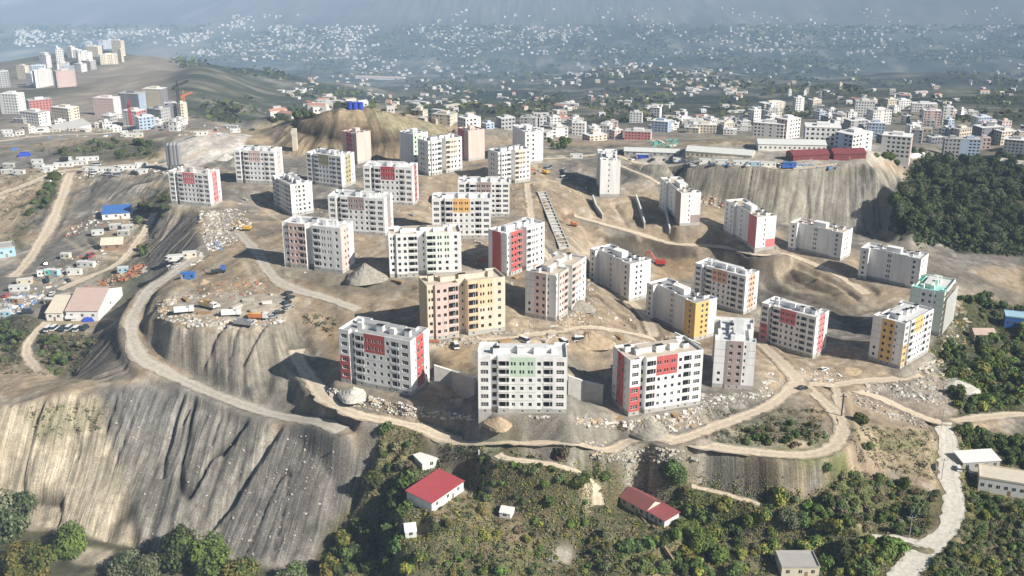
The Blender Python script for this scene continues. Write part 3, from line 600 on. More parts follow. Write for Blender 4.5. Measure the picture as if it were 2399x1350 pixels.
# ---------------------------------------------------------------- facade styles: bays (width share, inset, kind, colour)
def bays(style,c1,c2,n):
    w=None
    if style=='A':  return [(.145,0,'W','lowA'),(.075,1.7,'n',w),(.135,0,'B',w),(.29,0,'P','top2'),(.08,0,'S',w),(.12,0,'B',w),(.155,0,'W',w)]
    if style=='B':  return [(.10,.9,'D',w),(.085,0,'S','c1'),(.075,0,'S','c1'),(.135,0,'B','c1'),(.06,3.6,'N','gr'),(.06,3.6,'T',w),(.135,0,'B','c2'),(.10,0,'D','c2t'),(.10,0,'D','c2t'),(.15,0,'S',w)]
    if style=='C':  return [(.14,0,'S',w),(.27,2.2,'N',w),(.11,2.2,'D',w),(.27,1.2,'N',w),(.21,0,'S','cl')]
    if style=='D':  return [(.14,0,'S',w),(.16,0,'S',w),(.12,1.3,'N',w),(.10,1.3,'S',w),(.24,1.3,'N',w),(.24,0,'N','c1f')]
    if style=='S1': return [(.20,0,'N',w),(.09,0,'T',w),(.20,-.25,'S','c1f'),(.20,-.25,'S','c1f'),(.31,0,'l2','ln')]
    if style=='S1m':return [(.30,0,'l2','ln'),(.20,-.25,'S','c1f'),(.20,-.25,'S','c1f'),(.09,0,'T',w),(.21,0,'N','ln')]
    if style=='S3': return [(.22,0,'N','c1f'),(.21,0,'S','c1f'),(.21,0,'S','c1f'),(.36,0,'N',w)]
    if style=='SR': return [(.24,0,'N',w),(.46,-.3,'N','c1f'),(.30,0,'N','ln')]
    if style=='N':  return [(.5,0,'N',w),(.5,0,'N',w)]
    if style=='NC': return [(1,0,'N','c1f')]
    if style=='NC2': return [(1,0,'N','c2')]
    if style=='F':  return [(.34,0,'N',w),(.18,0,'T',w),(.48,0,'N','low')]
    if style=='SS': return [(.30,0,'S','c1f'),(.30,0,'S','c1f'),(.40,0,'N',w)]
    return [(1,0,'N',w)]
WCACHE={}
def window_mesh(w,h,kind):
    key=(round(w,1),round(h,1),kind)
    if key in WCACHE: return WCACHE[key]
    w,h=key[0]-.01,key[1]-.01; m=MB()
    if kind=='open':   # bare opening, a dark sheet stands in for the unlit room
        m.box(0,.26,0,w,.30,h,0)
    elif kind=='frame':
        m.box(0,.26,0,w,.30,h,1)
        for x in ((0,.06),(w-.06,w)): m.box(x[0],.2,0,x[1],.262,h,2)
        m.box(.06,.2,0,w-.06,.262,.06,2); m.box(.06,.2,h-.06,w-.06,.262,h,2)
        k=2 if w>2 else (1 if w>.8 else 0)
        for i in range(k): x=w*(i+1)/(k+1); m.box(x-.04,.2,.06,x+.04,.262,h-.06,2)
    elif kind=='wide': # wide living room window, dark with two mullions
        m.box(0,.26,0,w,.30,h,0)
        for i in range(2): x=w*(i+1)/3; m.box(x-.05,.19,0,x+.05,.262,h,2)
        m.box(0,.19,h*.45,w,.25,h*.45+.07,2)
    elif kind=='vent': m.box(0,.26,0,w,.30,h,0)
    WCACHE[key]=m.mesh('window',[DARK,GLASS,FRAME]); return WCACHE[key]
def balcony_mesh(w,h,wall):
    key=('b',round(w,1),round(h,1),wall)
    if key in WCACHE: return WCACHE[key]
    w,h=key[1]-.01,key[2]-.01; m=MB(); d=1.5
    m.box(0,-.12,0,w,d,.14,1)                       # slab
    m.box(0,-.12,.14,w,.02,.88,0)                   # solid parapet
    m.box(0,d-.1,.14,w,d,h,2)                       # back wall
    m.box(w*.12,d-.14,.14,w*.62,d-.098,2.05,3); m.box(w*.72,d-.14,.9,w*.92,d-.098,2.0,3)
    m.box(-.02,.0,.14,.03,d,h,2); m.box(w-.03,.0,.14,w+.02,d,h,2)
    m.box(w*.70,-.1,.88,w*.74,-.02,h,4)
    WCACHE[key]=m.mesh('balcony',[WM[wall],CONC,INNER,DARK,FRAME]); return WCACHE[key]
def build_wall(mb,W,H,openings,colf,place,lines=()):
    xs=sorted({0,W,*[round(v,3) for o in openings for v in (o[0],o[1])]}); zs=sorted({-9.,1.6,H,*[round(v,3) for o in openings for v in (o[2],o[3])],*lines})
    for i in range(len(xs)-1):
        for j in range(len(zs)-1):
            cx=(xs[i]+xs[i+1])/2; cz=(zs[j]+zs[j+1])/2
            if any(o[0]<cx<o[1] and o[2]<cz<o[3] for o in openings): continue
            mb.quad(place(xs[i],0,zs[j]),place(xs[i+1],0,zs[j]),place(xs[i+1],0,zs[j+1]),place(xs[i],0,zs[j+1]),colf(cx,cz))
    for (a,b,c,d,dep) in [o[:5] for o in openings]:
        mb.quad(place(a,0,c),place(a,dep,c),place(a,dep,d),place(a,0,d),5); mb.quad(place(b,dep,c),place(b,0,c),place(b,0,d),place(b,dep,d),5)
        mb.quad(place(a,dep,c),place(a,0,c),place(b,0,c),place(b,dep,c),5); mb.quad(place(a,0,d),place(a,dep,d),place(b,dep,d),place(b,0,d),5)
def apartment(key,label,sL,sR,c1='white',c2=None,base='white',deck='c',rooftop='A',cat='apartment block',group='unfinished apartment blocks of the new housing estate',flags=''):
    b=BLD[key]; a=float(np.linalg.norm(b['R'])); l=float(np.linalg.norm(b['L'])); H=float(b['h']); c2=c2 or c1
    rz=math.atan2(b['R'][1],b['R'][0]); o=Vector(b['o']); t=empty('apartment_block',(o[0],o[1],b['z']),rz)
    n=6 if H>17.3 else 5
    fh=(H-1.7-1.0)/n; rv=random.Random(key)
    mb=MB(); outline=[]; opens=[]
    edges=[((0,0),(1,0),a,sR,True),((a,0),(0,1),l,None,False),((a,l),(-1,0),a,None,False),((0,l),(0,-1),l,sL,True)]
    for (p,dr,W,st,vis) in edges:
        nr=(-dr[1],dr[0]) # inward
        x=0; prev=0; bl=bays(st,c1,c2,n) if vis else [(1,0,'N',None)]
        if not vis and W>18: bl=bays('C',c1,c2,n)
        tot=sum(q[0] for q in bl)
        outline.append((p[0],p[1]))
        for bi,(wf,ins,kind,ck) in enumerate(bl):
            bw=W*wf/tot
            if bi==0 and ins>0: pass
            if ins!=prev:
                d0,d1=prev,ins
                A=(p[0]+dr[0]*x+nr[0]*d0,p[1]+dr[1]*x+nr[1]*d0); Bq=(p[0]+dr[0]*x+nr[0]*d1,p[1]+dr[1]*x+nr[1]*d1)
                if bi==0: outline.pop()
                else: outline.append(A)
                outline.append(Bq)
                if bi>0:
                    mb.quad((*A,-9),(*Bq,-9),(*Bq,1.6),(*A,1.6),3); mb.quad((*A,1.6),(*Bq,1.6),(*Bq,H),(*A,H),0)
                else:
                    mb.quad((*p,-9),(*Bq,-9),(*Bq,H),(*p,H),0)
            def place(u,dd,z,p=p,dr=dr,nr=nr,x=x,ins=ins): return (p[0]+dr[0]*(x+u)+nr[0]*(ins+dd),p[1]+dr[1]*(x+u)+nr[1]*(ins+dd),z)
            ops=[]
            def add(u0,u1,z0,z1,dep,tp): ops.append((max(u0,.02),min(u1,bw-.02),z0,z1,dep,tp))
            for k in range(n):
                z0=1.7+k*fh
                if kind=='W': add(bw/2-1.25,bw/2+1.25,z0+.85,z0+2.3,.3,'wide')
                elif kind=='n': add(bw/2-.75,bw/2+.75,z0+.6,z0+2.35,.3,'open')
                elif kind=='S': add(bw/2-.6,bw/2+.6,z0+.9,z0+2.25,.3,'frame' if rv.random()<.35 else 'open')
                elif kind=='D':
                    if k>=n-4 or st=='C':
                        for s in (-.55,.55): add(bw/2+s-.33,bw/2+s+.33,z0+.9,z0+2.25,.3,'open')
                    else: add(bw/2-.6,bw/2+.6,z0+.9,z0+2.25,.3,'open')
                elif kind=='T': add(bw/2-.3,bw/2+.3,z0+1.0,z0+2.2,.3,'open')
                elif kind=='P':
                    for c in (.14,.47,.80):
                        if k>=n-2:
                            for s in (-.5,.5): add(bw*c+s-.3,bw*c+s+.3,z0+.9,z0+2.25,.3,'open')
                        else: add(bw*c-.55,bw*c+.55,z0+.9,z0+2.2,.3,'frame' if rv.random()<.3 else 'open')
                elif kind=='B': add(.2,bw-.2,z0+.02,z0+fh-.42,1.5,'B')
                elif kind=='l2' and k<2: add(bw*.45-.55,bw*.45+.55,z0+.9,z0+2.2,.3,'open')
            if vis and kind in 'WSPB' and 'nob' not in flags:
                add(bw/2-.35,bw/2+.35,.45,1.15,.3,'vent')
            lines=[]
            if ck=='ln': lines=[v for i in (n-1,n-2,3) for v in (1.7+i*fh-.05,1.7+i*fh+.08)]
            topz=1.7+(n-2)*fh-.1
            if ck=='lowA': lines=[1.7+3*fh]
            if ck=='low': lines=[1.7+1.6*fh]
            if ck=='top2': lines=[topz]+[v for i in (1,2,3) for v in (1.7+i*fh-.05,1.7+i*fh+.05)]
            if ck=='c2t': lines=[1.7+(n-3)*fh]
            def colf(u,z,ck=ck,lines=lines):
                if z<1.6: return 3
                if ck in('ln',) :
                    for i in (n-1,n-2,3):
                        if 1.7+i*fh-.05<z<1.7+i*fh+.08: return 4
                    return 0
                if ck=='top2':
                    if z>topz: return 1
                    for i in (1,2,3):
                        if abs(z-(1.7+i*fh))<.05: return 4
                    return 0
                if ck=='lowA': return 1 if (z<1.7+3*fh and 'low' in flags) else 0
                if ck=='low': return 1 if z<1.7+1.6*fh else 0
                if ck in('c1','c1f'): return 1
                if ck=='cl': return 1 if 'cl' in flags else 0
                if ck=='gr': return 1 if 'nr' in flags else 0
                if ck=='c2': return 2
                if ck=='c2t': return 2 if z>1.7+(n-3)*fh else 0
                return 0
            build_wall(mb,bw,H,ops,colf,place,lines)
            for (u0,u1,z0,z1,dep,tp) in ops:
                q=place(u0,0,z0); rr=math.atan2(dr[1],dr[0])
                if tp=='B': mobj('balcony',balcony_mesh(u1-u0,z1-z0,base if ck not in('c1','c2') else (c1 if ck=='c1' else c2)),t,q,rr)
                else: mobj('window',window_mesh(u1-u0,z1-z0,tp),t,q,rr)
            x+=bw; prev=ins
        if prev!=0:
            A=(p[0]+dr[0]*W+nr[0]*prev,p[1]+dr[1]*W+nr[1]*prev); E=(p[0]+dr[0]*W,p[1]+dr[1]*W)
            outline.append(A); mb.quad((*A,-9),(*E,-9),(*E,H),(*A,H),0)
    # parapet ring and roof deck
    pts_=[outline[0]]
    for q in outline[1:]:
        if math.hypot(q[0]-pts_[-1][0],q[1]-pts_[-1][1])>.02: pts_.append(q)
    N_=len(pts_); inn=[]
    for i in range(N_):
        p0,p1,p2=[Vector((*pts_[(i+d)%N_],0)) for d in (-1,0,1)]
        d1=(p1-p0).normalized(); d2=(p2-p1).normalized(); n1=Vector((-d1.y,d1.x,0)); n2=Vector((-d2.y,d2.x,0))
        s=(n1+n2); s=s/(max(s.length_squared,.5))*2 if s.length>0.1 else n1
        inn.append(tuple((p1+s*.28)[:2]))
    dz=H-.95
    for i in range(N_):
        j=(i+1)%N_
        mb.quad((*pts_[i],H),(*pts_[j],H),(*inn[j],H),(*inn[i],H),0)
        mb.quad((*inn[i],H),(*inn[j],H),(*inn[j],dz-.2),(*inn[i],dz-.2),0)
    mb.obj('wall',[WM[base],WM[c1],WM[c2],CONC,JOINT,WM[base]],t)
    rm=MB(); k=len(rm.v); rm.v+=[(*q,dz) for q in inn]; rm.f.append(tuple(range(N_))); rm.m.append(0)
    roof=rm.obj('roof',[DECK[deck]],t)
    # roof structures
    longx=a>=l
    def rbox(nm,u0,u1,v0,v1,z1,m,cap=None):
        q=MB()
        if longx: q.box(u0*a,v0*l,dz-.02,u1*a,v1*l,dz+z1,0)
        else: q.box(v0*a,(1-u1)*l,dz-.02,v1*a,(1-u0)*l,dz+z1,0)
        r=q.obj(nm,[m],t)
        if cap:
            q=MB()
            if longx: q.box(u0*a-.12,v0*l-.12,dz+z1,u1*a+.12,v1*l+.12,dz+z1+.15,0)
            else: q.box(v0*a-.12,(1-u1)*l-.12,dz+z1,v1*a+.12,(1-u0)*l+.12,dz+z1+.15,0)
            q.obj('cap',[cap],r)
        return r
    if rooftop in('A','B'):
        rbox('stair_house',.22,.78,.46,.70,1.9,WM[base],DECK[deck])
        rbox('lift_housing',.44,.53,.36,.46,2.6,WM[base],BLACK if rv.random()<.5 else WM[base])
        for u,v in ((.20,.42),(.66,.40),(.80,.55),(.86,.44),(.12,.7)):
            if rv.random()<.85:
                s=.035; rbox('chimney',u-s,u+s,v-s*1.6,v+s*1.6,1.6+rv.random()*.8,WM[base],BLACK if rv.random()<.3 else None)
    else:
        rbox('stair_house',.38,.62,.35,.65,2.6,WM[base],WM[base])
        for u,v in ((.15,.3),(.25,.7),(.8,.35),(.85,.7),(.7,.75)):
            s=.03; rbox('chimney',u-s,u+s,v-s*1.5,v+s*1.5,1.0+rv.random()*.9,WM[base],BLACK)
    return tag(t,label,cat,group)
AP=apartment
AP('F1','white block with dark red panel and bright red end, nearest left of the front row','A','S1','red',deck='b',flags='low')
AP('F2','white block with pale green top panel in the middle of the front row','S1m','A','mint',deck='c')
AP('F3','white block with coral panel, red end strip and red lower corner in the front row','S1m','A','red',deck='a',flags='low')
AP('F4','white block seen end-on with pinkish window strip beside the coral-panelled block','C','S1m','brown',deck='c')
AP('F5','white block with large red panel and half-shaded red end, nearest the loop road junction','A','S1','pred',deck='c',flags='low')
AP('F6','white block with yellow window strip at the far right of the estate','S1m','A','yellow',deck='c',flags='low')
t7=AP('F7','white block with turquoise roof edge, wrapped in scaffold behind the yellow-striped block','S1m','A','white',base='lmint',deck='c')
AP('G1','yellow and pink block with rows of deep balconies and a central notch','NC2','B','lpink','lyel',base='cream',deck='a',rooftop='B')
AP('G2','pale pink block standing just right of the yellow and pink balcony block','S1m','B','lpink',deck='a',rooftop='B')
AP('G3','plain white block seen from its blank rear, left of the orange-cornered one','C','S3','white',deck='b',rooftop='D')
AP('G4','white block with orange corner at its near end','C','S3','yellow',deck='b',rooftop='D',flags='cl')
AP('G5','white block with brown panel and peach end behind the orange-cornered block','A','S1','peach',deck='c')
AP('H1','white block with broad dark red end wall and red balcony column','SR','B','red','white',deck='c',rooftop='B',flags='nr')
AP('H2','white and pale green block with twin columns of balconies, behind the yellow and pink one','N','B','white','lmint',base='white',deck='a',rooftop='B')
AP('H3','pinkish grey block with dark balcony recess beside the grey spoil terrace','B','S3','lpink','white',deck='c',rooftop='B')
AP('I1','white block with grey-brown panel and two white drainpipes down its front','A','S1','brown',deck='c')
AP('I2','white block with orange panel on its top two floors','N','A','orange',base='white',deck='c')
AP('I3','white block with brownish pink panel, partly hidden behind the orange-panelled block','NC','A','brown',base='white',deck='c')
AP('J1','white block with dark red panel and pink-red end at the left edge of the estate','A','S1','pred',deck='a')
AP('J2','white block with grey-brown panel and pale pink end next to the pale quarry heap','A','S1','lpink',deck='c')
AP('J3','narrow white block seen from its pale green end, between two longer blocks','A','S1','lmint',deck='b',rooftop='B')
AP('J4','white block with olive panel and yellow end strip','A','S1','olive',deck='c')
AP('J5','white block with maroon panel and bright red end in the second row from the hill','A','S1','dred',deck='c')
AP('K1','squat red and pink block directly below the tan hill','S1m','N','pred',base='lpink',deck='c',rooftop='D')
AP('K2','white and mint block at the right foot of the tan hill','N','SS','mint',base='white',deck='c',rooftop='D')
AP('K3','large white block with cream right half in the rear row','S3','B','white','cream',deck='b',rooftop='B')
AP('K4','deep pink block half hidden behind the large white rear block','SS','N','pred',base='lpink',deck='c',rooftop='D')
AP('K5','white block with beige balcony column near the small crawler crane','S3','B','white','cream',deck='b',rooftop='B')
AP('K6','isolated narrow white block at the rear, by the start of the haul road','N','SS','white',deck='c',rooftop='D')
AP('L1','tall narrow white block seen end-on above the concrete channel','D','F','white',deck='c',rooftop='D')
AP('L2','narrow white block with dark brown corner bay, below the grey fan of spoil','D','F','brown',deck='a',rooftop='D')
AP('L3','narrow white block with dark red corner bay and red foot','D','F','pred',deck='a',rooftop='D')
AP('M1','plain grey-white block seen from behind, nearest the ribbed spoil fan','C','S3','white',base='white',deck='a',rooftop='D')
AP('M2','plain grey-white block seen from behind, beside the scaffolded block','C','S3','white',base='white',deck='c',rooftop='D')
# ---------------------------------------------------------------- road ribbons
rm_=bpy.data.materials.new('packed_dirt'); rm_.use_nodes=True; n=rm_.node_tree; b=n.nodes['Principled BSDF']; b.inputs['Roughness'].default_value=.95; b.inputs['Specular IOR Level'].default_value=.1
vc=n.nodes.new('ShaderNodeVertexColor'); vc.layer_name='soil'; geo=n.nodes.new('ShaderNodeNewGeometry'); x_=n.nodes.new('ShaderNodeTexNoise'); x_.inputs['Scale'].default_value=.7; x_.inputs['Detail'].default_value=6
n.links.new(geo.outputs['Position'],x_.inputs['Vector']); r_=n.nodes.new('ShaderNodeMapRange'); r_.inputs['From Min'].default_value=.3; r_.inputs['From Max'].default_value=.7; r_.inputs['To Min'].default_value=.84; r_.inputs['To Max'].default_value=1.16
n.links.new(x_.outputs[0],r_.inputs[0]); h_=n.nodes.new('ShaderNodeHueSaturation'); n.links.new(vc.outputs['Color'],h_.inputs['Color']); n.links.new(r_.outputs[0],h_.inputs['Value']); n.links.new(h_.outputs[0],b.inputs['Base Color'])
TONE={'r':C(.56,.475,.36),'c':C(.60,.56,.49),'g':C(.43,.395,.335)}
for (nm,lb,wd,tone,pp),a in zip(ROADS,RL):
    cs=[-1,-.86,-.55,-.3,0,.3,.55,.86,1]; V=[];Fc=[];CC=[]
    d=np.gradient(a[:,:2],axis=0); d/=np.linalg.norm(d,axis=1)[:,None]+1e-9; nn=np.stack([-d[:,1],d[:,0]],1)
    for i,p in enumerate(a):
        ww=wd/2*(.8+.4*float(vnoise(np.float64(i*.23),np.float64(3.1),11)))
        for j,c in enumerate(cs):
            jit=(float(vnoise(np.float64(i*1.3),np.float64(j*1.7),5))-.5)*2.0 if abs(c)>.8 else 0
            q=p[:2]+nn[i]*(c*ww+jit); V.append((q[0],q[1],p[2]+.14+(-.05 if abs(c)<.35 else 0)))
            ii=min(max(np.searchsorted(gx,q[0]),0),len(gx)-1); jj=min(max(np.searchsorted(gy,q[1]),0),len(gy)-1)
            g=col[jj,ii]; k={1:.08,.86:.5,.55:1.08,.3:.95,0:.82}[abs(c)]
            if tone=='c': k={1:.6,.86:1,.55:1,.3:1,0:1}[abs(c)]
            CC.append((*(g*(1-min(k,1))+TONE[tone]*min(k,1)*(k if k>1 else 1)),1))
    w9=len(cs)
    for i in range(len(a)-1):
        for j in range(w9-1): Fc.append((i*w9+j,(i+1)*w9+j,(i+1)*w9+j+1,i*w9+j+1))
    me=bpy.data.meshes.new(nm); me.from_pydata(V,[],Fc); me.materials.append(rm_); ca=me.color_attributes.new('soil','FLOAT_COLOR','POINT'); ca.data.foreach_set('color',np.array(CC,np.float32).ravel())
    me.flip_normals() if me.polygons[0].normal.z<0 else None
    o=mobj(nm,me); o['kind']='structure'; o['label']=lb
# ---------------------------------------------------------------- trees and bushes
LEAF={}
for k,c in {'dark':(.055,.072,.03),'green':(.095,.135,.035),'yellow':(.23,.21,.05),'olive':(.15,.155,.09),'rust':(.20,.145,.09),'bright':(.13,.19,.035)}.items(): LEAF[k]=mat('foliage_'+k,c,.75,.15,.25,.5,rand=.28)
BARK=mat('bark',(.12,.09,.065),.9)
def leaf_cloud(r,lobes,n,sz,squash,k1,k2,name='crown',trunkh=1.):
    vs=[];fs=[];ms=[]
    cen=[]
    for i in range(lobes):
        t=r.uniform(0,6.28); q=r.uniform(.15,.62); cen.append((q*math.cos(t),q*math.sin(t),r.uniform(.25,1.15)*squash,r.uniform(.38,.62)))
    tw=sum(c[3]**2 for c in cen)
    for c in cen:
        lm=r.random()<.5
        for _ in range(int(n*c[3]**2/tw)):
            d=Vector((r.gauss(0,1),r.gauss(0,1),r.gauss(.25,1))).normalized(); rr=c[3]*(r.uniform(.55,1.12))
            p=Vector((c[0]+d.x*rr,c[1]+d.y*rr,max(c[2]+d.z*rr*squash,.08)))
            nrm=(d+Vector((r.gauss(0,.3),r.gauss(0,.3),r.gauss(.25,.3)))).normalized(); u=nrm.orthogonal().normalized(); v=nrm.cross(u); a=r.uniform(0,6.28)
            u,v=u*math.cos(a)+v*math.sin(a),v*math.cos(a)-u*math.sin(a); s=sz*r.uniform(.6,1.35); k=len(vs)
            vs+=[tuple(p-u*s-v*s*.5),tuple(p+u*s*.2-v*s*.8+nrm*s*.25),tuple(p+u*s+v*s*.3),tuple(p-u*s*.1+v*s*.9-nrm*s*.2)]
            fs.append((k,k+1,k+2,k+3)); ms.append(0 if (lm and r.random()<.8) or r.random()<.25 else 1)
    me=bpy.data.meshes.new(name); me.from_pydata(vs,[],fs); me.materials.append(LEAF[k1]); me.materials.append(LEAF[k2]); me.polygons.foreach_set('material_index',ms); me.update(); return me
def trunk_mesh(r,h):
    m=MB(); m.cyl(0,0,-.5,h*.6,.045,0,6,.03)
    for i in range(4):
        t=r.uniform(0,6.28); m.beam((0,0,h*r.uniform(.3,.55)),(math.cos(t)*.4,math.sin(t)*.4,h*r.uniform(.8,1.2)),.018,0,4)
    return m.mesh('trunk',[BARK])
TK={} # kind -> list of (crown,trunk); unit size: crown radius about 1
rr=random.Random(3)
for k,(k1,k2,lob,n,sz,sq) in {'citrus':('green','dark',7,900,.135,.85),'yellow':('yellow','green',7,850,.135,.85),'olive':('olive','green',6,800,.125,.7),'dark':('dark','green',8,1000,.135,1.0),'rust':('rust','olive',6,560,.125,.75),'bright':('bright','green',7,880,.135,.85),'pine':('dark','dark',9,950,.14,1.25)}.items():
    TK[k]=[(leaf_cloud(rr,lob,n,sz,sq,k1,k2),trunk_mesh(rr,.9)) for _ in range(3)]
for k,(k1,k2) in {'citrus':('green','dark'),'yellow':('yellow','green'),'dark':('dark','olive'),'bright':('bright','green'),'olive':('olive','green')}.items(): TK[k+'_big']=[(leaf_cloud(rr,12,5200,.062,.9,k1,k2),trunk_mesh(rr,.9)) for _ in range(2)]
def tree(p,size,kind,label,group,name='tree',sz=None,cat='tree'):
    cr,tr=rr.choice(TK[kind+'_big' if size>4.4 and kind+'_big' in TK else kind]); t=empty(name,(p[0],p[1],p[2]-.15),rr.uniform(0,6.28)); t.scale=(size,size,size*(sz or rr.uniform(.85,1.15)))
    mobj('crown',cr,t); 
    if size>1.5: mobj('trunk',tr,t)
    return tag(t,label,cat,group)
placed=[]
def inb(x,y,m=2.5):
    for b in BLD.values():
        q=np.array([x,y])-b['o'][:2]; lL=np.linalg.norm(b['L']); lR=np.linalg.norm(b['R']); u=q@b['L'][:2]/lL; v=q@b['R'][:2]/lR
        if -m<u<lL+m and -m<v<lR+m: return True
    return False
KEEP=[] # (x,y,r) left free of trees
def onroad(x,y,m=1.0):
    for (nm,lb,wd,tone,pp),a in zip(ROADS,RL):
        if a[:,0].min()-8<x<a[:,0].max()+8 and a[:,1].min()-8<y<a[:,1].max()+8:
            if np.hypot(a[:,0]-x,a[:,1]-y).min()<wd/2+m: return True
    return False
def scatter(poly,n,mind,size,kinds,label,group,name='tree',cat='tree',road=1.5,seed=1):
    r=random.Random(seed); xs=[p[0] for p in poly]; ys=[p[1] for p in poly]; made=0; tries=0
    A=np.array(poly,float)
    while made<n and tries<n*25:
        tries+=1; px=r.uniform(min(xs),max(xs)); py=r.uniform(min(ys),max(ys))
        if not pip(np.array([px]),np.array([py]),poly)[0]: continue
        p=on(px,py); s=r.uniform(*size)
        if any((p[0]-q[0])**2+(p[1]-q[1])**2<(mind*(s+q[2])/2)**2 for q in placed): continue
        if any((p[0]-q[0])**2+(p[1]-q[1])**2<(q[2]+s*.7)**2 for q in KEEP): continue
        if inb(p[0],p[1]) or onroad(p[0],p[1],s*.6+.3 if road else -9): continue
        placed.append((p[0],p[1],s)); tree(p,s,r.choice(kinds),label,group,name,cat=cat); made+=1
def keep(px,py,r): q=on(px,py); KEEP.append((q[0],q[1],r))
for a_ in ((1030,1160,9),(1060,1150,8),(1000,1085,5),(968,1250,4),(1187,1212,4),(1500,1190,8),(1540,1210,8),(1855,1345,9),(2300,1080,8),(2340,1140,9),(2380,1150,9),(2270,1110,4),(1040,1130,7),(1330,1300,5),(215,1305,6)): keep(*a_)
def one(px,py,s,k,label,sz=None,name='tree',cat='tree'): q=on(px,py); placed.append((q[0],q[1],s)); tree(q,s,k,label,None,name,sz,cat)
# trees one can point at
one(25,1250,9.5,'dark','large dark dull green tree in the bottom corner of the spoil slope',1.25)
one(75,1345,8.5,'yellow','broad yellow-green tree below the large dark one',.95)
one(170,1290,6.3,'bright','bright rounded tree at the foot of the tan spoil slope',1.1)
one(425,1325,8.6,'citrus','tall green tree standing before the foot of the grey spoil slope',1.3)
one(500,1345,7.5,'bright','fresh green tree between the tall green one and the yellow-green one',1.15)
one(560,1372,7.2,'yellow','yellow-green tree at the end of the row below the grey spoil',1.0)
one(690,1375,6,'olive','grey-olive tree beside the deep shadow at the foot of the spoil',.9)
one(300,1345,6.5,'dark','dark tree left of the tall green one, mostly in shade',1.0)
one(345,1360,7,'dark','second dark tree in the clump below the grey spoil slope',1.0)
one(1315,1075,2.8,'rust','slim brownish tree alone beside the curved path',1.5)
one(2012,992,3.1,'citrus','lone round green tree beside the loop road bend',1.1)
one(2032,1050,2.8,'olive','olive tree growing on the dry slope under the lone round tree',.9)
one(1938,1098,2.2,'dark','small round bush beside the ribbed spoil heaps',.8)
one(1580,1125,5.2,'citrus','big green tree behind the maroon-roofed house',1.1)
one(1640,1290,5.0,'bright','large bright green tree below the maroon-roofed house',1.1)
one(1130,770,2.0,'yellow','small bush at the corner of the yellow and pink block',.9,'bush','bush') if False else None
scatter([(890,1010),(960,985),(1080,1035),(1170,1055),(1160,1080),(1060,1095),(1010,1110),(890,1110)],34,1.35,(1.7,3.0),['dark','dark','citrus','olive','rust'],'dark green bushy tree on the bank below the loop road, above the red-roofed house','trees on the bank above the red-roofed house',seed=2)
scatter([(880,1110),(975,1110),(965,1200),(1000,1260),(900,1350),(860,1350),(760,1350),(850,1180)],24,1.25,(2.8,5.0),['dark','dark','citrus','yellow'],'tree in the dark belt between the grey spoil and the red-roofed house','trees between the grey spoil and the red-roofed house',seed=3)
scatter([(890,1200),(960,1210),(1000,1350),(880,1350)],12,1.2,(2.5,3.8),['yellow','citrus','yellow'],'yellow-green tree below the small white box hut','yellow-green trees below the small white hut',seed=14)
scatter([(1090,1100),(1300,1075),(1375,1120),(1370,1190),(1250,1180),(1160,1180),(1090,1160)],28,1.2,(1.1,2.3),['olive','dark','citrus','bright'],'low shrubby tree on the knoll beside the red-roofed house','shrubby trees on the knoll beside the red-roofed house',seed=4)
scatter([(1010,1210),(1160,1200),(1220,1240),(1380,1190),(1430,1260),(1480,1350),(990,1350)],44,1.3,(1.1,2.4),['olive','yellow','citrus','yellow','rust','bright'],'small garden tree on the slope below the white hut','garden trees on the slope below the red-roofed house','garden_tree',seed=5)
scatter([(1370,1060),(1440,1075),(1460,1130),(1560,1100),(1640,1140),(1610,1230),(1440,1160),(1390,1130)],26,1.2,(2.2,4.6),['dark','dark','citrus','bright'],'dense green tree behind the maroon-roofed house','dense trees behind the maroon-roofed house',seed=6)
scatter([(1640,1150),(1780,1180),(1900,1170),(2060,1270),(2120,1300),(2060,1350),(1480,1350),(1460,1290),(1600,1230)],60,1.2,(2.0,4.8),['dark','citrus','bright','yellow','yellow','olive'],'rounded tree in the thicket between the maroon-roofed house and the concrete road','trees of the thicket above the concrete road',seed=7)
scatter([(1900,1160),(1990,1110),(2060,1120),(2180,1150),(2210,1190),(2180,1250),(2100,1255),(1950,1230),(1780,1180)],52,1.25,(1.4,2.9),['olive','olive','dark','rust'],'grey-green tree on the slope below the ribbed spoil heaps','grey-green trees on the slope below the ribbed spoil heaps','broadleaf_tree',seed=8)
scatter([(2260,1160),(2399,1165),(2430,1380),(2120,1380),(2230,1250)],120,1.25,(1.2,2.4),['olive','olive','citrus','olive','yellow'],'olive tree in the orchard beside the pale concrete road','olive trees of the orchard beside the concrete road','olive_tree',seed=9)
scatter([(2230,1000),(2399,1040),(2420,1110),(2340,1080),(2280,1055),(2240,1055)],26,1.15,(2.0,3.0),['dark','citrus'],'dark green tree behind the white-roofed shed','dark trees behind the white-roofed shed',seed=10)
scatter([(2200,820),(2250,790),(2280,800),(2330,800),(2399,760),(2420,960),(2240,970),(2230,900)],62,1.15,(2.4,4.2),['dark','citrus','citrus','yellow','bright'],'tree on the slope beyond the yellow-striped block, above the concrete road','trees on the slope beyond the yellow-striped block','broadleaf_tree',seed=11)
scatter([(2240,700),(2330,690),(2399,720),(2399,745),(2290,745)],14,1.2,(2.0,3.2),['dark','olive'],'tree beside the small blue and green house','trees by the small blue and green house',seed=12)
scatter([(2100,480),(2135,400),(2190,372),(2260,365),(2420,380),(2420,590),(2300,590),(2200,575),(2110,540)],150,.95,(3.4,5.6),['pine','dark','pine','pine','citrus'],'dark evergreen tree in the wood beside the ribbed spoil fan','evergreen trees of the dark wood beside the spoil fan','evergreen_tree',seed=13)
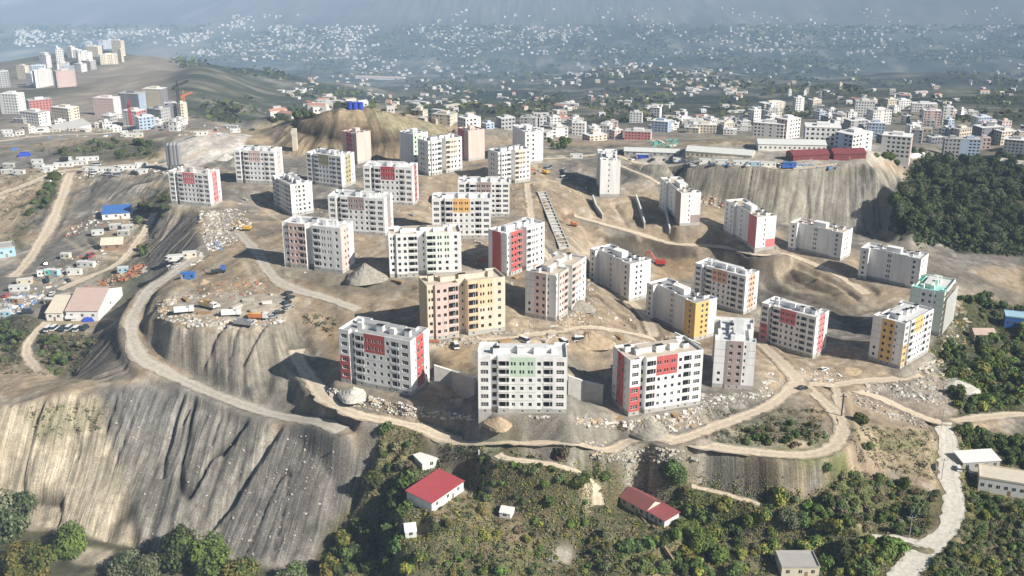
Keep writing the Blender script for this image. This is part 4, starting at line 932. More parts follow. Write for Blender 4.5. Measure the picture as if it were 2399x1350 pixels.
scatter([(320,480),(400,445),(410,490),(350,530),(345,600),(320,610)],14,1.2,(1.8,3.0),['dark','olive'],'dark tree in the shaded hollow beside the tan track','dark trees in the hollow beside the tan track',seed=15)
scatter([(1130,1040),(1170,1040),(1210,1060),(1150,1065)],5,1.1,(1.2,1.8),['rust','olive'],'low brownish bush on the bank just under the loop road','brownish bushes just under the loop road','bush','bush',seed=16)
scatter([(1760,1000),(1900,990),(1935,1030),(1900,1048),(1740,1040)],26,1.0,(1.0,2.2),['olive','dark','rust'],'bush inside the grassy island ringed by the loop road','bushes inside the loop of the dirt road','bush','bush',seed=17)
scatter([(90,800),(220,795),(190,850),(130,880),(90,850)],24,1.0,(1.2,2.4),['rust','olive','dark'],'brownish bush on the bank below the parked white vans','bushes on the bank below the parked vans','bush','bush',seed=18)
scatter([(0,745),(70,765),(50,820),(0,860)],14,1.0,(1.4,2.6),['dark','olive'],'dark bush at the left edge beside the winding track','dark bushes beside the winding track','bush','bush',seed=19)
scatter([(95,450),(130,400),(148,412),(122,480),(60,520)],16,1.0,(1.6,2.8),['dark','olive'],'bush on the slope beside the straight tan track','bushes beside the straight tan track','bush','bush',seed=20)
scatter([(230,330),(370,335),(360,365),(250,375),(100,362)],30,1.0,(1.8,3.2),['olive','dark'],'bush on the slope above the row of white site cabins','bushes above the row of site cabins','bush','bush',seed=21)
scatter([(690,262),(760,250),(740,275),(640,290),(620,287)],14,1.0,(2.0,3.4),['dark'],'dark bush on the ridge of the tan hill','dark bushes along the ridge of the tan hill','bush','bush',seed=22)
scatter([(2040,365),(2180,350),(2230,370),(2130,395),(2060,390)],18,1.1,(2.2,3.6),['dark','olive'],'dark tree behind the maroon barns','dark trees behind the maroon barns',seed=23)
scatter([(1285,330),(1330,330),(1340,350),(1290,352)],8,1.1,(2.0,3.0),['dark'],'dark shrub in the gully beside the isolated rear block','dark shrubs beside the isolated rear block','bush','bush',seed=24)
# ---------------------------------------------------------------- undergrowth: low scrub and grass tufts nobody would count
def scrub(name,label,regions,n,size,mats,seed,zo=.1):
    r=random.Random(seed); vs=[];fs=[];ms=[]
    tot=0
    for poly,share in regions:
        xs=[p[0] for p in poly]; ys=[p[1] for p in poly]; k=int(n*share); c=0;tr=0
        while c<k and tr<k*8:
            tr+=1; px=r.uniform(min(xs),max(xs)); py=r.uniform(min(ys),max(ys))
            if not pip(np.array([px]),np.array([py]),poly)[0]: continue
            p=on(px,py)
            if onroad(p[0],p[1],.3) or inb(p[0],p[1],.5) or any((p[0]-q[0])**2+(p[1]-q[1])**2<(q[2]*.75)**2 for q in KEEP): continue
            c+=1; R0=size*r.uniform(.5,1.6); mi=r.randrange(len(mats))
            for _ in range(13):
                q=Vector((p[0]+r.gauss(0,R0*.5),p[1]+r.gauss(0,R0*.5),0)); q.z=float(Zat(q.x,q.y))+abs(r.gauss(0,R0*.4))+zo
                nn=Vector((r.gauss(0,.7),r.gauss(0,.7),1)).normalized(); u=nn.orthogonal().normalized(); v=nn.cross(u); a=r.uniform(0,6.28); u,v=u*math.cos(a)+v*math.sin(a),v*math.cos(a)-u*math.sin(a); s=R0*.3*r.uniform(.6,1.3); b0=len(vs)
                vs+=[tuple(q-u*s-v*s*.4),tuple(q+u*s*.3-v*s*.8),tuple(q+u*s+v*s*.4),tuple(q-u*s*.2+v*s*.8)]; fs.append((b0,b0+1,b0+2,b0+3)); ms.append(mi)
    me=bpy.data.meshes.new(name); me.from_pydata(vs,[],fs)
    for m in mats: me.materials.append(m)
    me.polygons.foreach_set('material_index',ms); me.update(); o=mobj(name,me); o['kind']='stuff'; o['label']=label; return o
SL=[LEAF['olive'],LEAF['green'],LEAF['rust'],LEAF['yellow'],LEAF['dark']]
scrub('undergrowth','low green and brown scrub covering the slopes around the foreground houses',[([(880,1100),(890,1000),(960,980),(1180,1050),(1640,1120),(1900,1160),(1990,1100),(2060,1110),(2190,1160),(2170,1280),(2060,1360),(760,1360)],.62),([(2240,1000),(2430,1030),(2430,1380),(2120,1380),(2230,1250),(2240,1100)],.2),([(2180,820),(2260,700),(2430,720),(2430,970),(2240,975)],.18)],7500,.8,SL,31)
scrub('scrub','patchy scrub dotted over the disturbed banks',[([(1650,960),(1930,960),(1940,1040),(1660,1045)],.2),([(0,730),(240,790),(180,880),(0,880)],.25),([(0,400),(150,400),(100,520),(0,600)],.12),([(90,325),(380,330),(370,375),(90,375)],.14),([(1990,1000),(2190,1010),(2200,1130),(2010,1080)],.15),([(330,440),(410,440),(350,620),(320,600)],.07),([(700,740),(790,740),(780,790)],.03),([(60,950),(240,930),(240,1010),(90,1030)],.04)],1500,.8,[LEAF['olive'],LEAF['rust'],LEAF['dark']],32)
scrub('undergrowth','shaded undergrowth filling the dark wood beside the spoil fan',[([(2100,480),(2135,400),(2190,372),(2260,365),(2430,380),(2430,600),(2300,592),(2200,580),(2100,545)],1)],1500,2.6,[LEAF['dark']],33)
# ---------------------------------------------------------------- other buildings
def dist(p): return (Vector(p)-Vector((0,0,CAM_H))).length
TOWNM={k:mat('town_'+k,c,.85,.2,.05,.3) for k,c in {'white':(.72,.71,.69),'grey':(.40,.40,.40),'dark':(.22,.22,.24),'pink':(.64,.49,.46),'cream':(.64,.57,.46),'red':(.46,.19,.17),'blue':(.38,.46,.58)}.items()}
TROOF=mat('town_roof',(.46,.44,.41),.9,.1,.1,.3)
def town_block(px,py,wpx,hpx,c,label,group,c2=None,rot=None,name='apartment_block'):
    p=on(px+wpx/2,py); D=dist(p); W=wpx*D/FOC; H=max(hpx*D/FOC/.97,4); r=random.Random(px*7+py)
    rot=R(r.choice((-24,-12,14,26,35))) if rot is None else R(rot)
    dp=min(W*.6,14); W=max(W*.92-dp*abs(math.sin(rot))*.6,W*.5); nfl=max(2,int(round(H/2.9))); fh=H/nfl
    t=empty(name,p,rot); m=MB(); 
    # front/side walls with inset dark openings
    def face(p0,dr,L_,mi,vis):
        nr=(-dr[1],dr[0]); n=max(2,int(L_/3.0)); bw=L_/n
        if not vis or D>9000:
            m.quad((p0[0],p0[1],-6),(p0[0]+dr[0]*L_,p0[1]+dr[1]*L_,-6),(p0[0]+dr[0]*L_,p0[1]+dr[1]*L_,H),(p0[0],p0[1],H),mi); return
        def P(u,d,z): return (p0[0]+dr[0]*u+nr[0]*d,p0[1]+dr[1]*u+nr[1]*d,z)
        m.quad(P(0,0,-6),P(L_,0,-6),P(L_,0,0),P(0,0,0),mi)
        for i in range(n):
            skip=r.random()<.12; ww=r.choice((.25,.3,.2)); a,b_=i*bw+bw*ww,(i+1)*bw-bw*ww
            if skip: m.quad(P(i*bw,0,0),P((i+1)*bw,0,0),P((i+1)*bw,0,H),P(i*bw,0,H),mi); continue
            m.quad(P(i*bw,0,0),P(a,0,0),P(a,0,H),P(i*bw,0,H),mi); m.quad(P(b_,0,0),P((i+1)*bw,0,0),P((i+1)*bw,0,H),P(b_,0,H),mi)
            for k in range(nfl):
                z0=k*fh; za=z0+fh*.3; zb=z0+fh*.78
                m.quad(P(a,0,z0),P(b_,0,z0),P(b_,0,za),P(a,0,za),mi); m.quad(P(a,0,zb),P(b_,0,zb),P(b_,0,z0+fh),P(a,0,z0+fh),mi)
                m.quad(P(a,.4,za),P(b_,.4,za),P(b_,.4,zb),P(a,.4,zb),3); m.quad(P(a,0,za),P(b_,0,za),P(b_,.4,za),P(a,.4,za),mi)
                m.quad(P(a,0,za),P(a,.4,za),P(a,.4,zb),P(a,0,zb),mi); m.quad(P(b_,.4,za),P(b_,0,za),P(b_,0,zb),P(b_,.4,zb),mi)
    x0,x1,y0,y1=-W/2,W/2,0,dp
    face((x0,y0),(1,0),W,0,True); face((x1,y0),(0,1),dp,1,True); face((x1,y1),(-1,0),W,0,False); face((x0,y1),(0,-1),dp,1,True)
    m.obj('wall',[TOWNM[c],TOWNM[c2 or c],TROOF,DARK],t)
    q=MB(); q.box(x0-.2,y0-.2,H-.01,x1+.2,y1+.2,H+.25,0)
    rf=q.obj('roof',[TROOF if r.random()<.5 else TOWNM['white']],t)
    q=MB(); q.box(-W*.18,dp*.3,H+.2,W*.2,dp*.7,H+2.2,0); q.obj('stair_house',[TOWNM[c if c!='red' else 'white']],rf)
    return tag(t,label,'apartment block',group)
GA='apartment blocks of the far cluster below the brown upland'
GB='apartment blocks stepping down the near upper yard'
GC='pale blocks scattered behind the rear row of the estate'
GD='blocks of the town beyond the barracks'
def many(lst,phrase,group):
    seen={}
    for i,(x,y,w_,h_,c,*rest) in enumerate(lst):
        d=rest[0] if rest else None
        lb=d or {'white':'white','grey':'grey','dark':'dark grey','pink':'pinkish','cream':'cream','red':'dark red','blue':'bluish'}[c]+' block '+phrase
        town_block(x,y,w_,h_,c,lb,group,rest[1] if len(rest)>1 else None)
many([(22,267,0,0,'white')][:0]+[(0,267,48,40,'white','white block at the edge of the yard, above the orange-roofed ones'),(68,264,60,26,'red','low red-fronted block beside the large white corner block','white'),(112,287,62,30,'cream','cream block with dark end wall in front of the low red one'),(38,291,66,24,'white','low white block in front of the cream and red blocks'),(218,273,56,38,'pink','pinkish white block leftmost of the three on the brown rise','white'),(277,262,56,38,'dark','dark-ended block in the middle of the three on the brown rise','blue'),(333,250,52,37,'cream','tallest-standing beige block on the brown rise','dark'),
(280,297,52,33,'white','white block behind the red tower crane','red'),(338,286,50,27,'grey','grey block right of the red tower crane'),(388,283,28,38,'dark','dark-sided block left of the dark tower crane','white'),(416,283,28,37,'cream','cream block right of the dark tower crane','pink'),(322,304,48,27,'blue','bluish white low block in front of the grey one','white'),(394,308,24,20,'white','small white block nearest the yard road')],'',GB)
many([(0,205,26,32,'grey'),(40,185,24,26,'cream'),(58,200,24,24,'white'),(83,204,46,34,'white','broad white block above the dark wooded strip'),(133,204,50,33,'pink','broad pink and white block beside the broad white one','white'),(93,160,22,26,'white'),(133,150,20,30,'white','narrow pinkish tower behind the crescent block'),(155,136,18,22,'white'),(200,116,15,16,'white'),(183,150,38,24,'white'),(198,132,36,20,'cream'),(217,112,18,14,'grey'),(243,115,32,18,'white'),(235,151,44,20,'cream'),(262,130,26,30,'cream'),(276,146,12,26,'cream')],'in the far cluster below the brown upland',GA)
many([(957,270,40,10,'cream','long low cream building at the end of the tan hill ridge'),(1002,292,62,22,'cream','cream block just right of the tan hill'),(1080,314,58,36,'white','white block directly behind the rear row of the estate'),(1168,304,46,26,'grey'),(1214,304,44,26,'grey'),(1257,307,30,30,'grey'),(1286,307,30,30,'white'),(1215,328,75,18,'white','long low white building behind the isolated rear block'),(1290,322,45,22,'white','low white block with a row of trees before it'),(1337,318,36,28,'white','white block beside the orange-brown patch'),(1400,312,32,16,'white'),(1432,326,34,20,'pink','small pink block left of the long red one'),(1458,328,70,18,'red','long low red and pink building above the haul road','pink'),(1372,330,60,10,'cream','long flat cream shed beside the small pink block'),(1472,288,34,22,'white','white gate-shaped building standing alone'),(1520,276,28,22,'white'),(1518,310,52,24,'blue','bluish block right of the long red building')],'behind the rear row of the estate',GC)
many([(1757,292,32,32,'white'),(1790,290,36,28,'grey'),(1757,322,84,30,'white','long white block nearest the barracks'),(1826,324,62,42,'white','white and pink block right of the long white one','pink'),(1860,262,25,30,'white','isolated white tower rising above the town'),(1780,254,70,12,'cream'),(1905,268,26,18,'grey'),(1945,292,36,22,'white'),(1880,342,90,40,'white','large pale block behind the second barracks','blue'),(1972,352,92,36,'white','large pale block behind the maroon barns','blue'),(1950,304,32,20,'white'),(1985,322,50,36,'grey','grey block in the middle of the town'),(2030,326,42,34,'blue'),(2000,276,48,34,'white'),(2038,292,54,30,'white'),(2075,262,26,26,'cream'),(2100,256,36,18,'white'),(2135,262,60,16,'white'),(2160,296,42,32,'pink','pink and white block below the white tower at the end of the town','white'),(2206,292,24,36,'white','narrow white tower at the end of the town'),(2056,370,78,46,'white','broad block with pink end behind the wood','pink'),(2130,336,30,28,'grey'),(2205,326,28,22,'white'),(2235,327,55,22,'cream','cream and pink block beside the dark blue ones','pink'),(2290,337,62,34,'dark','dark bluish block near the edge of the town'),(2208,370,38,40,'grey'),(2245,372,48,40,'blue','bluish white block above the dark wood','white'),(2345,374,58,40,'grey','grey block at the edge of the town beyond the wood'),(2385,332,20,32,'dark'),(1600,300,40,14,'white'),(1620,312,60,18,'cream'),(1655,292,36,12,'white'),(1700,290,30,10,'white'),(1560,300,30,10,'white')],'in the town beyond the barracks',GD)
r8=random.Random(8)
def infill(poly,n,label,group,hp=(14,26),wp=(22,44)):
    xs=[p[0] for p in poly]; ys=[p[1] for p in poly]; c=0
    while c<n:
        px=r8.uniform(min(xs),max(xs)); py=r8.uniform(min(ys),max(ys))
        if not pip(np.array([px]),np.array([py]),poly)[0]: continue
        c+=1; k=py/330; town_block(int(px),int(py),r8.uniform(*wp)*k,r8.uniform(*hp)*k,r8.choice(('white','white','grey','cream','pink','white','blue','dark')),label,group,r8.choice(('white','white','grey',None)))
infill([(1745,262),(2050,240),(2235,262),(2399,312),(2399,372),(2260,350),(2080,345),(1900,322),(1745,300)],46,'mid-rise block packed among the others of the town beyond the barracks','packed blocks of the town beyond the barracks')
infill([(1560,285),(1740,270),(1740,318),(1560,320)],12,'low block on the near edge of the valley town','low blocks on the near edge of the valley town',(8,14))
infill([(1100,292),(1560,292),(1560,320),(1200,326)],12,'low pale building behind the rear row','low buildings behind the rear row',(8,16))
infill([(0,275),(400,275),(420,312),(0,312)],13,'low building in the upper yard below the taller blocks','low buildings of the upper yard',(8,16))
infill([(60,110),(290,105),(290,150),(120,200),(60,200)],10,'small block tucked into the far cluster','small blocks tucked into the far cluster',(30,42),(44,70))
infill([(1840,205),(1960,200),(1990,235),(1850,240)],8,'small tall block of the group in front of the valley fields','small tall blocks before the valley fields',(14,22),(10,16))
# far small houses: the 290 nearest as objects, the rest one mass
FW=[mat('house_'+k,c,.85,.2) for k,c in (('white',(.56,.55,.53)),('cream',(.48,.42,.34)),('grey',(.50,.49,.47)),('rust',(.45,.24,.18)))]
def house_faces(m,x,y,z,w_,d_,h_,a,mi,gable,mr):
    ca,sa=math.cos(a),math.sin(a)
    def T(u,v,zz): return (x+u*ca-v*sa,y+u*sa+v*ca,z+zz)
    P=[T(-w_/2,-d_/2,-3),T(w_/2,-d_/2,-3),T(w_/2,d_/2,-3),T(-w_/2,d_/2,-3)]; Q=[T(-w_/2,-d_/2,h_),T(w_/2,-d_/2,h_),T(w_/2,d_/2,h_),T(-w_/2,d_/2,h_)]
    for i in range(4): j=(i+1)%4; m.quad(P[i],P[j],Q[j],Q[i],mi)
    if gable:
        a_,b_=T(-w_/2,0,h_+d_*.22),T(w_/2,0,h_+d_*.22)
        m.quad(Q[0],Q[1],b_,a_,mr); m.quad(Q[2],Q[3],a_,b_,mr); k=len(m.v); m.v+=[Q[1],Q[2],b_,Q[3],Q[0],a_]; m.f+=[(k,k+1,k+2),(k+3,k+4,k+5)]; m.m+=[mi,mi]
    else: m.quad(Q[0],Q[1],Q[2],Q[3],mr)
rf_=random.Random(99); cand=[]
BANDS=[((640,180,1150,285),273),((1150,170,1750,285),357),((1150,240,1350,300),30),((450,95,820,145),315),((430,60,1100,125),798),((1100,60,1700,130),546),((1700,60,2399,130),693),((1500,130,2399,200),147),((1850,200,2399,250),105),((0,70,440,110),483),((1560,200,1720,225),105),((2140,275,2399,320),20),((820,130,1150,180),189),((1350,120,1700,180),126),((1000,20,1100,60),30),((1150,20,2399,70),252),((540,35,700,80),126),((1600,255,1760,300),84),((0,300,560,318),16)]
for (x0,y0,x1,y1),n_ in BANDS:
    for _ in range(int(n_*.75)):
        x=rf_.uniform(x0,x1); y=rf_.uniform(y0,y1)
        if vnoise(np.array([x/60.]),np.array([y/18.]),8)[0]<.47 and rf_.random()<.9: continue
        p=on(x,y)
        if p[1]<850: continue
        cand.append((dist(p),p))
cand.sort(key=lambda q:q[0]); far_m=MB()
HM=[]
for i in range(16):
    m=MB(); g=rf_.random()<.3; c=rf_.choice((0,0,0,1,2)); big=rf_.random()<.18
    w_=rf_.uniform(6.5,11)*(2.3 if big else 1); d_=rf_.uniform(5.5,8); h_=rf_.uniform(2.5,5)
    house_faces(m,0,0,0,w_,d_,h_,0,0,g,1)
    m.quad((-w_*.3,-d_/2-.03,1),(-w_*.1,-d_/2-.03,1),(-w_*.1,-d_/2-.03,2.4),(-w_*.3,-d_/2-.03,2.4),2); m.quad((w_*.1,-d_/2-.03,1),(w_*.3,-d_/2-.03,1),(w_*.3,-d_/2-.03,2.4),(w_*.1,-d_/2-.03,2.4),2)
    HM.append(m.mesh('village_house',[FW[c],FW[3] if g and rf_.random()<.5 else FW[0 if rf_.random()<.6 else 1],DARK]))
for i,(D,p) in enumerate(cand):
    if i<290:
        o=mobj('village_house',rf_.choice(HM),None,p,rf_.uniform(-.9,.9)); o.scale=(1,1,1)
        tag(o,'small pale house scattered among the fields of the valley','house','small pale houses scattered over the valley')
    else:
        s=1.0+(D>2600)*.25+(D>4500)*.35
        house_faces(far_m,p[0],p[1],p[2],rf_.uniform(5.5,11)*s,rf_.uniform(5.5,8)*s,rf_.uniform(2.5,6.5)*s,rf_.uniform(-.9,.9),rf_.choice((0,0,1,2)),False,rf_.choice((0,0,1,2,3)))
o=far_m.obj('distant_village',FW); o['kind']='stuff'; o['label']='thousands of tiny pale houses filling the hazy valley'
# tree masses of the valley
def far_woods(n,seed):
    r=random.Random(seed); vs=[];fs=[];ms=[]
    for _ in range(n):
        x=r.uniform(-50,2450); y=r.choice((r.uniform(60,150),r.uniform(120,290)))
        if vnoise(np.array([x/90.]),np.array([y/22.]),18)[0]<.45: continue
        p=on(x,y)
        if p[1]<950 or (x<420 and y>110): continue
        R0=r.uniform(4,9)*(1 if p[1]<2000 else (1.7 if p[1]<3500 else 2.6))
        for _ in range(7):
            q=Vector((p[0]+r.gauss(0,R0),p[1]+r.gauss(0,R0*.7),0)); q.z=float(Zat(q.x,q.y))+r.uniform(.5,R0*.7)
            s=R0*.42*r.uniform(.6,1.3); nn=Vector((r.gauss(0,.6),r.gauss(-.3,.6),1)).normalized(); u=nn.orthogonal().normalized(); v=nn.cross(u); b0=len(vs)
            vs+=[tuple(q-u*s),tuple(q-v*s),tuple(q+u*s),tuple(q+v*s)]; fs.append((b0,b0+1,b0+2,b0+3)); ms.append(r.random()<.3)
    me=bpy.data.meshes.new('valley_woods'); me.from_pydata(vs,[],fs); me.materials.append(LEAF['dark']); me.materials.append(LEAF['green']); me.polygons.foreach_set('material_index',[int(q) for q in ms]); me.update()
    o=mobj('valley_woods',me); o['kind']='stuff'; o['label']='dark groves and hedges spread over the valley floor'
far_woods(5200,5)
# ---------------------------------------------------------------- sheds, houses and barracks near the site
SM={k:mat('shed_'+k,c,.6,.3,.06,.5) for k,c in {'white':(.74,.73,.70),'redroof':(.37,.07,.08),'maroon':(.20,.055,.06),'fadedred':(.30,.09,.095),'fadedmaroon':(.26,.10,.095),'grey':(.40,.39,.37),'pinkroof':(.50,.38,.33),'blue':(.06,.17,.45),'royal':(.03,.07,.42),'lblue':(.35,.52,.62),'cream':(.62,.56,.45),'green':(.05,.38,.28),'dgreen':(.12,.2,.12),'brown':(.30,.2,.13),'palegreen':(.55,.62,.45),'orange':(.55,.25,.15),'sheet':(.62,.63,.60)}.items()}
def shed(name,label,cat,N,Rp,depth,h,wall,roof,kind='gable',nwin=3,group=None,z=None,pitch=.28,over=.4,LR=None):
    a=on(*N); b=on(*Rp) if LR is None else a+Vector((LR[0]*math.cos(R(LR[1])),LR[0]*math.sin(R(LR[1])),0)); z0=min(a.z,b.z) if z is None else z; d=(b-a); L=math.hypot(d.x,d.y); rz=math.atan2(d.y,d.x)
    t=empty(name,(a.x,a.y,z0),rz); m=MB(); wo=[]
    m.box(0,0,-3,L,depth,h,0,skip='1' if kind!='flat' else '')
    W=m.obj('wall',[SM[wall]],t)
    q=MB()
    if kind=='gable':
        rh=depth*pitch; o_=over
        q.quad((-o_,-o_,h-.1),(L+o_,-o_,h-.1),(L+o_,depth/2,h+rh),(-o_,depth/2,h+rh)); q.quad((L+o_,depth+o_,h-.1),(-o_,depth+o_,h-.1),(-o_,depth/2,h+rh),(L+o_,depth/2,h+rh))
        q.quad((-o_,-o_,h-.25),(-o_,depth/2,h+rh-.15),(L+o_,depth/2,h+rh-.15),(L+o_,-o_,h-.25)); q.quad((L+o_,depth+o_,h-.25),(L+o_,depth/2,h+rh-.15),(-o_,depth/2,h+rh-.15),(-o_,depth+o_,h-.25))
        q.quad((-o_,-o_,h-.25),(L+o_,-o_,h-.25),(L+o_,-o_,h-.1),(-o_,-o_,h-.1))
        g=MB(); 
        for x in (0.001,L-.001):
            k=len(g.v); g.v+=[(x,0,h-.05),(x,depth,h-.05),(x,depth/2,h+rh-.16)]; g.f.append((k,k+1,k+2) if x>1 else (k,k+2,k+1)); g.m.append(0)
            gg=MB(); gg.v=g.v[k:]; gg.f=[(0,1,2)] if x>1 else [(0,2,1)]; gg.m=[0]; gg.obj('gable',[SM[wall]],t)
    elif kind=='mono':
        rh=depth*pitch; o_=over
        q.v+=[(-o_,-o_,h),(L+o_,-o_,h),(L+o_,depth+o_,h+rh),(-o_,depth+o_,h+rh),(-o_,-o_,h-.15),(L+o_,-o_,h-.15),(L+o_,depth+o_,h+rh-.15),(-o_,depth+o_,h+rh-.15)]
        q.f+=[(0,1,2,3),(7,6,5,4),(0,4,5,1),(1,5,6,2),(2,6,7,3),(3,7,4,0)]; q.m+=[0]*6
        g=MB(); g.v+=[(0,depth,h),(L,depth,h),(L,depth,h+rh-.15),(0,depth,h+rh-.15),(0,0,h),(L,0,h)]; g.f+=[(1,0,3,2),(0,4,3),(5,1,2)]; g.m+=[0]*3; g.obj('gable',[SM[wall]],t)
    else:
        q.box(-.15,-.15,h-.005,L+.15,depth+.15,h+.2,0)
        q.box(-.15,-.15,h+.2,L+.15,.1,h+.65,0); q.box(-.15,depth-.1,h+.2,L+.15,depth+.15,h+.65,0); q.box(-.15,.1,h+.2,.1,depth-.1,h+.65,0); q.box(L-.1,.1,h+.2,L+.15,depth-.1,h+.65,0)
    rf=q.obj('roof',[SM[roof]],t)
    for i in range(nwin):
        x=L*(i+.5)/nwin; m2=MB(); m2.box(-.55,-.05,0,.55,.02,1.2,0); m2.box(-.05,-.08,0,.05,-.05,1.2,1); m2.obj('window',[DARK,FRAME],t,(x,0,h*.42))
    if L>5 and nwin:
        m2=MB(); m2.box(-.5,-.06,0,.5,.02,2.0,0); m2.obj('door',[SM['brown']],t,(L*.5+ (L/nwin/2 if nwin%2 else 0)*.95,0,0))
    for i in range(max(0,nwin//3)):
        m2=MB(); m2.box(0,-.5,0,.05,.5,1.1,0); m2.obj('window',[DARK],t,(L+.0,depth*(i+1)/(nwin//3+1),h*.42))
    return tag(t,label,cat,group)
shed('farmhouse','white house under a bright red roof on the knoll','house',(1012,1202),(1086,1150),10.5,3.8,'white','redroof','mono',3,pitch=.10)
shed('farmhouse','house with faded maroon roof in the shade of dense trees','house',(1453,1180),(1512,1216),8.5,3.2,'cream','fadedmaroon','gable',3)
shed('farmhouse','low annex with patched red roof attached beside the maroon-roofed house','annex',(1518,1216),(1556,1238),7,3.0,'sheet','fadedred','mono',2,pitch=.08)
shed('hut','white box shed with white metal roof above the red-roofed house','shed',(990,1104),(1028,1075),6,3.2,'sheet','white','mono',1,pitch=.06,LR=(7,32))
shed('hut','small white gabled hut in the garden below the red-roofed house','hut',(950,1262),(982,1258),5.5,2.4,'sheet','white','gable',1,LR=(3.6,12),over=.15)
shed('hut','small white tent-like hut beside the garden trees','hut',(1170,1212),(1202,1216),4.5,2.0,'white','white','gable',1,LR=(3.8,-18),over=.15)
shed('farmhouse','flat-roofed concrete house cut by the bottom of the photograph','house',(1830,1352),(1918,1352),9,3.5,'cream','grey','flat',3)
shed('farmhouse','long white flat-roofed house beside the concrete road','house',(2290,1150),(2420,1172),10,5.5,'white','cream','flat',7)
shed('shed','shed with white metal roof at the bend of the concrete road','shed',(2256,1092),(2340,1100),7,4.0,'grey','white','mono',4,pitch=.12)
shed('farmhouse','blue and green house in the trees at the edge of the frame','house',(2352,768),(2415,775),9,6,'blue','lblue','flat',4)
shed('farmhouse','small house with faded orange roof among the trees','house',(2282,800),(2330,800),7,3.6,'cream','pinkroof','gable',2)
shed('warehouse','large shed with pinkish metal roof in the lower yard','warehouse',(157,752),(232,752),32,5.0,'white','pinkroof','gable',3,pitch=.16)
shed('warehouse','long pale shed alongside the large pink-roofed one','warehouse',(110,752),(148,752),26,4.0,'white','cream','gable',2,pitch=.14)
shed('shed','open shed with bright blue roof above the shacks','shed',(240,516),(305,512),13,3.5,'white','blue','mono',3,pitch=.1)
shed('shed','brown shack with cream roof between the two tan tracks','shed',(238,588),(288,585),9,3.2,'brown','cream','gable',2)
shed('shed','grey block shed at the left edge above the tan track','shed',(-5,606),(38,600),10,5,'lblue','grey','flat',2)
shed('barracks','long pale barracks nearest the spoil rim','barracks',(1606,371),(1762,371),15,5.0,'cream','sheet','gable',14,'long barracks on the spoil plateau',pitch=.12)
shed('barracks','second long pale barracks behind the truck yard','barracks',(1776,353),(1935,358),15,5.0,'white','sheet','gable',14,'long barracks on the spoil plateau',pitch=.12)
shed('barracks','low grey barracks beside the blue tarpaulins','barracks',(1462,366),(1590,366),12,3.5,'grey','sheet','gable',8,'long barracks on the spoil plateau',pitch=.1)
shed('barn','maroon barn at the end of the truck yard','barn',(1858,378),(1942,376),11,4,'maroon','maroon','gable',2,pitch=.2)
shed('barn','second maroon barn closer to the dark trees','barn',(1953,375),(2028,373),11,4,'maroon','maroon','gable',2,pitch=.2)
shed('shed','small house with white roof in front of the dark wood edge','shed',(2135,372),(2170,375),8,3.5,'cream','white','gable',2)
shed('shed','long low cream shed at the edge beyond the dark wood','shed',(2340,392),(2410,395),9,5,'cream','cream','gable',4)
shed('warehouse','long warehouse with rose-coloured roof far out in the valley','warehouse',(832,185),(945,185),26,8,'white','pinkroof','gable',0,pitch=.15)
shed('warehouse','grey hangar with dark doorway behind the yard road','warehouse',(135,305),(215,305),22,6,'sheet','grey','gable',2,pitch=.2)
# site cabins
CAB={}
def cabin(px,py,L,rot,c,label,group='white site cabins lined up along the haul road',h=2.7,W=2.6,name='site_cabin'):
    p=on(px,py); t=empty(name,(p.x,p.y,p.z),R(rot)); k=(c,round(L),h)
    if k not in CAB:
        m=MB(); m.box(-L/2,0,.05,L/2,W,h,0); b=m.mesh('body',[SM[c]])
        m=MB(); m.box(-L/2-.1,-.1,h-.003,L/2+.1,W+.1,h+.15,0); r_=m.mesh('roof',[SM['sheet'] if c!='blue' else SM['blue']])
        m=MB(); m.box(-.45,-.04,0,.45,.02,.9,0); w_=m.mesh('window',[DARK]); m=MB(); m.box(-.4,-.04,0,.4,.02,2.0,0); d_=m.mesh('door',[SM['grey']]); CAB[k]=(b,r_,w_,d_)
    b,r_,w_,d_=CAB[k]; mobj('body',b,t); mobj('roof',r_,t)
    for x in np.linspace(-L/2+1.2,L/2-1.2,max(2,int(L/3))): mobj('window',w_,t,(x,0,1.1))
    mobj('door',d_,t,(-L/2+.5,0,.05)) if L>4 else None
    return tag(t,label,'site cabin',group)
CL1='white cabin standing in the row along the haul road to the batching plant'
for x,y,L,r0 in ((148,392,12,4),(182,388,12,0),(210,402,9,-3),(240,404,12,2),(272,404,9,0),(300,398,12,6),(330,392,7,4),(205,378,14,12),(312,322,14,5),(330,408,7,0),(120,398,7,10)): cabin(x,y,L,r0,'white',CL1)
for x,y,L,c,lb in ((1350,372,8,'white','small white cabin beside the road to the barracks'),(1652,384,7,'white',None),(1690,386,8,'sheet',None),(1735,388,9,'white',None),(1766,390,7,'lblue',None),(1800,392,9,'white',None),(1505,372,8,'royal','blue cabin beside the low grey barracks'),(1850,392,8,'blue','blue cabin next to the maroon barn'),(1590,380,7,'white',None)):
    cabin(x,y,L,-6,c,lb or 'pale cabin in the yard in front of the long barracks','cabins in the yard before the long barracks' if not lb else None)
for x,y,L,c,lb,r0 in ((440,655,6,'blue','blue container cabin on the grey mound beside the haul road',0),(288,640,5,'lblue','pale blue cabin by the rusty scrap heaps',10),(117,645,5,'green','green container in the shack yard',20),(98,648,4,'white','small white cabin next to the green container',20),(415,612,8,'white','white cabin at the rim of the rubble mound',15),(445,605,6,'cream','cream cabin at the rim of the rubble mound',15)): cabin(x,y,L,r0,c,lb,None)
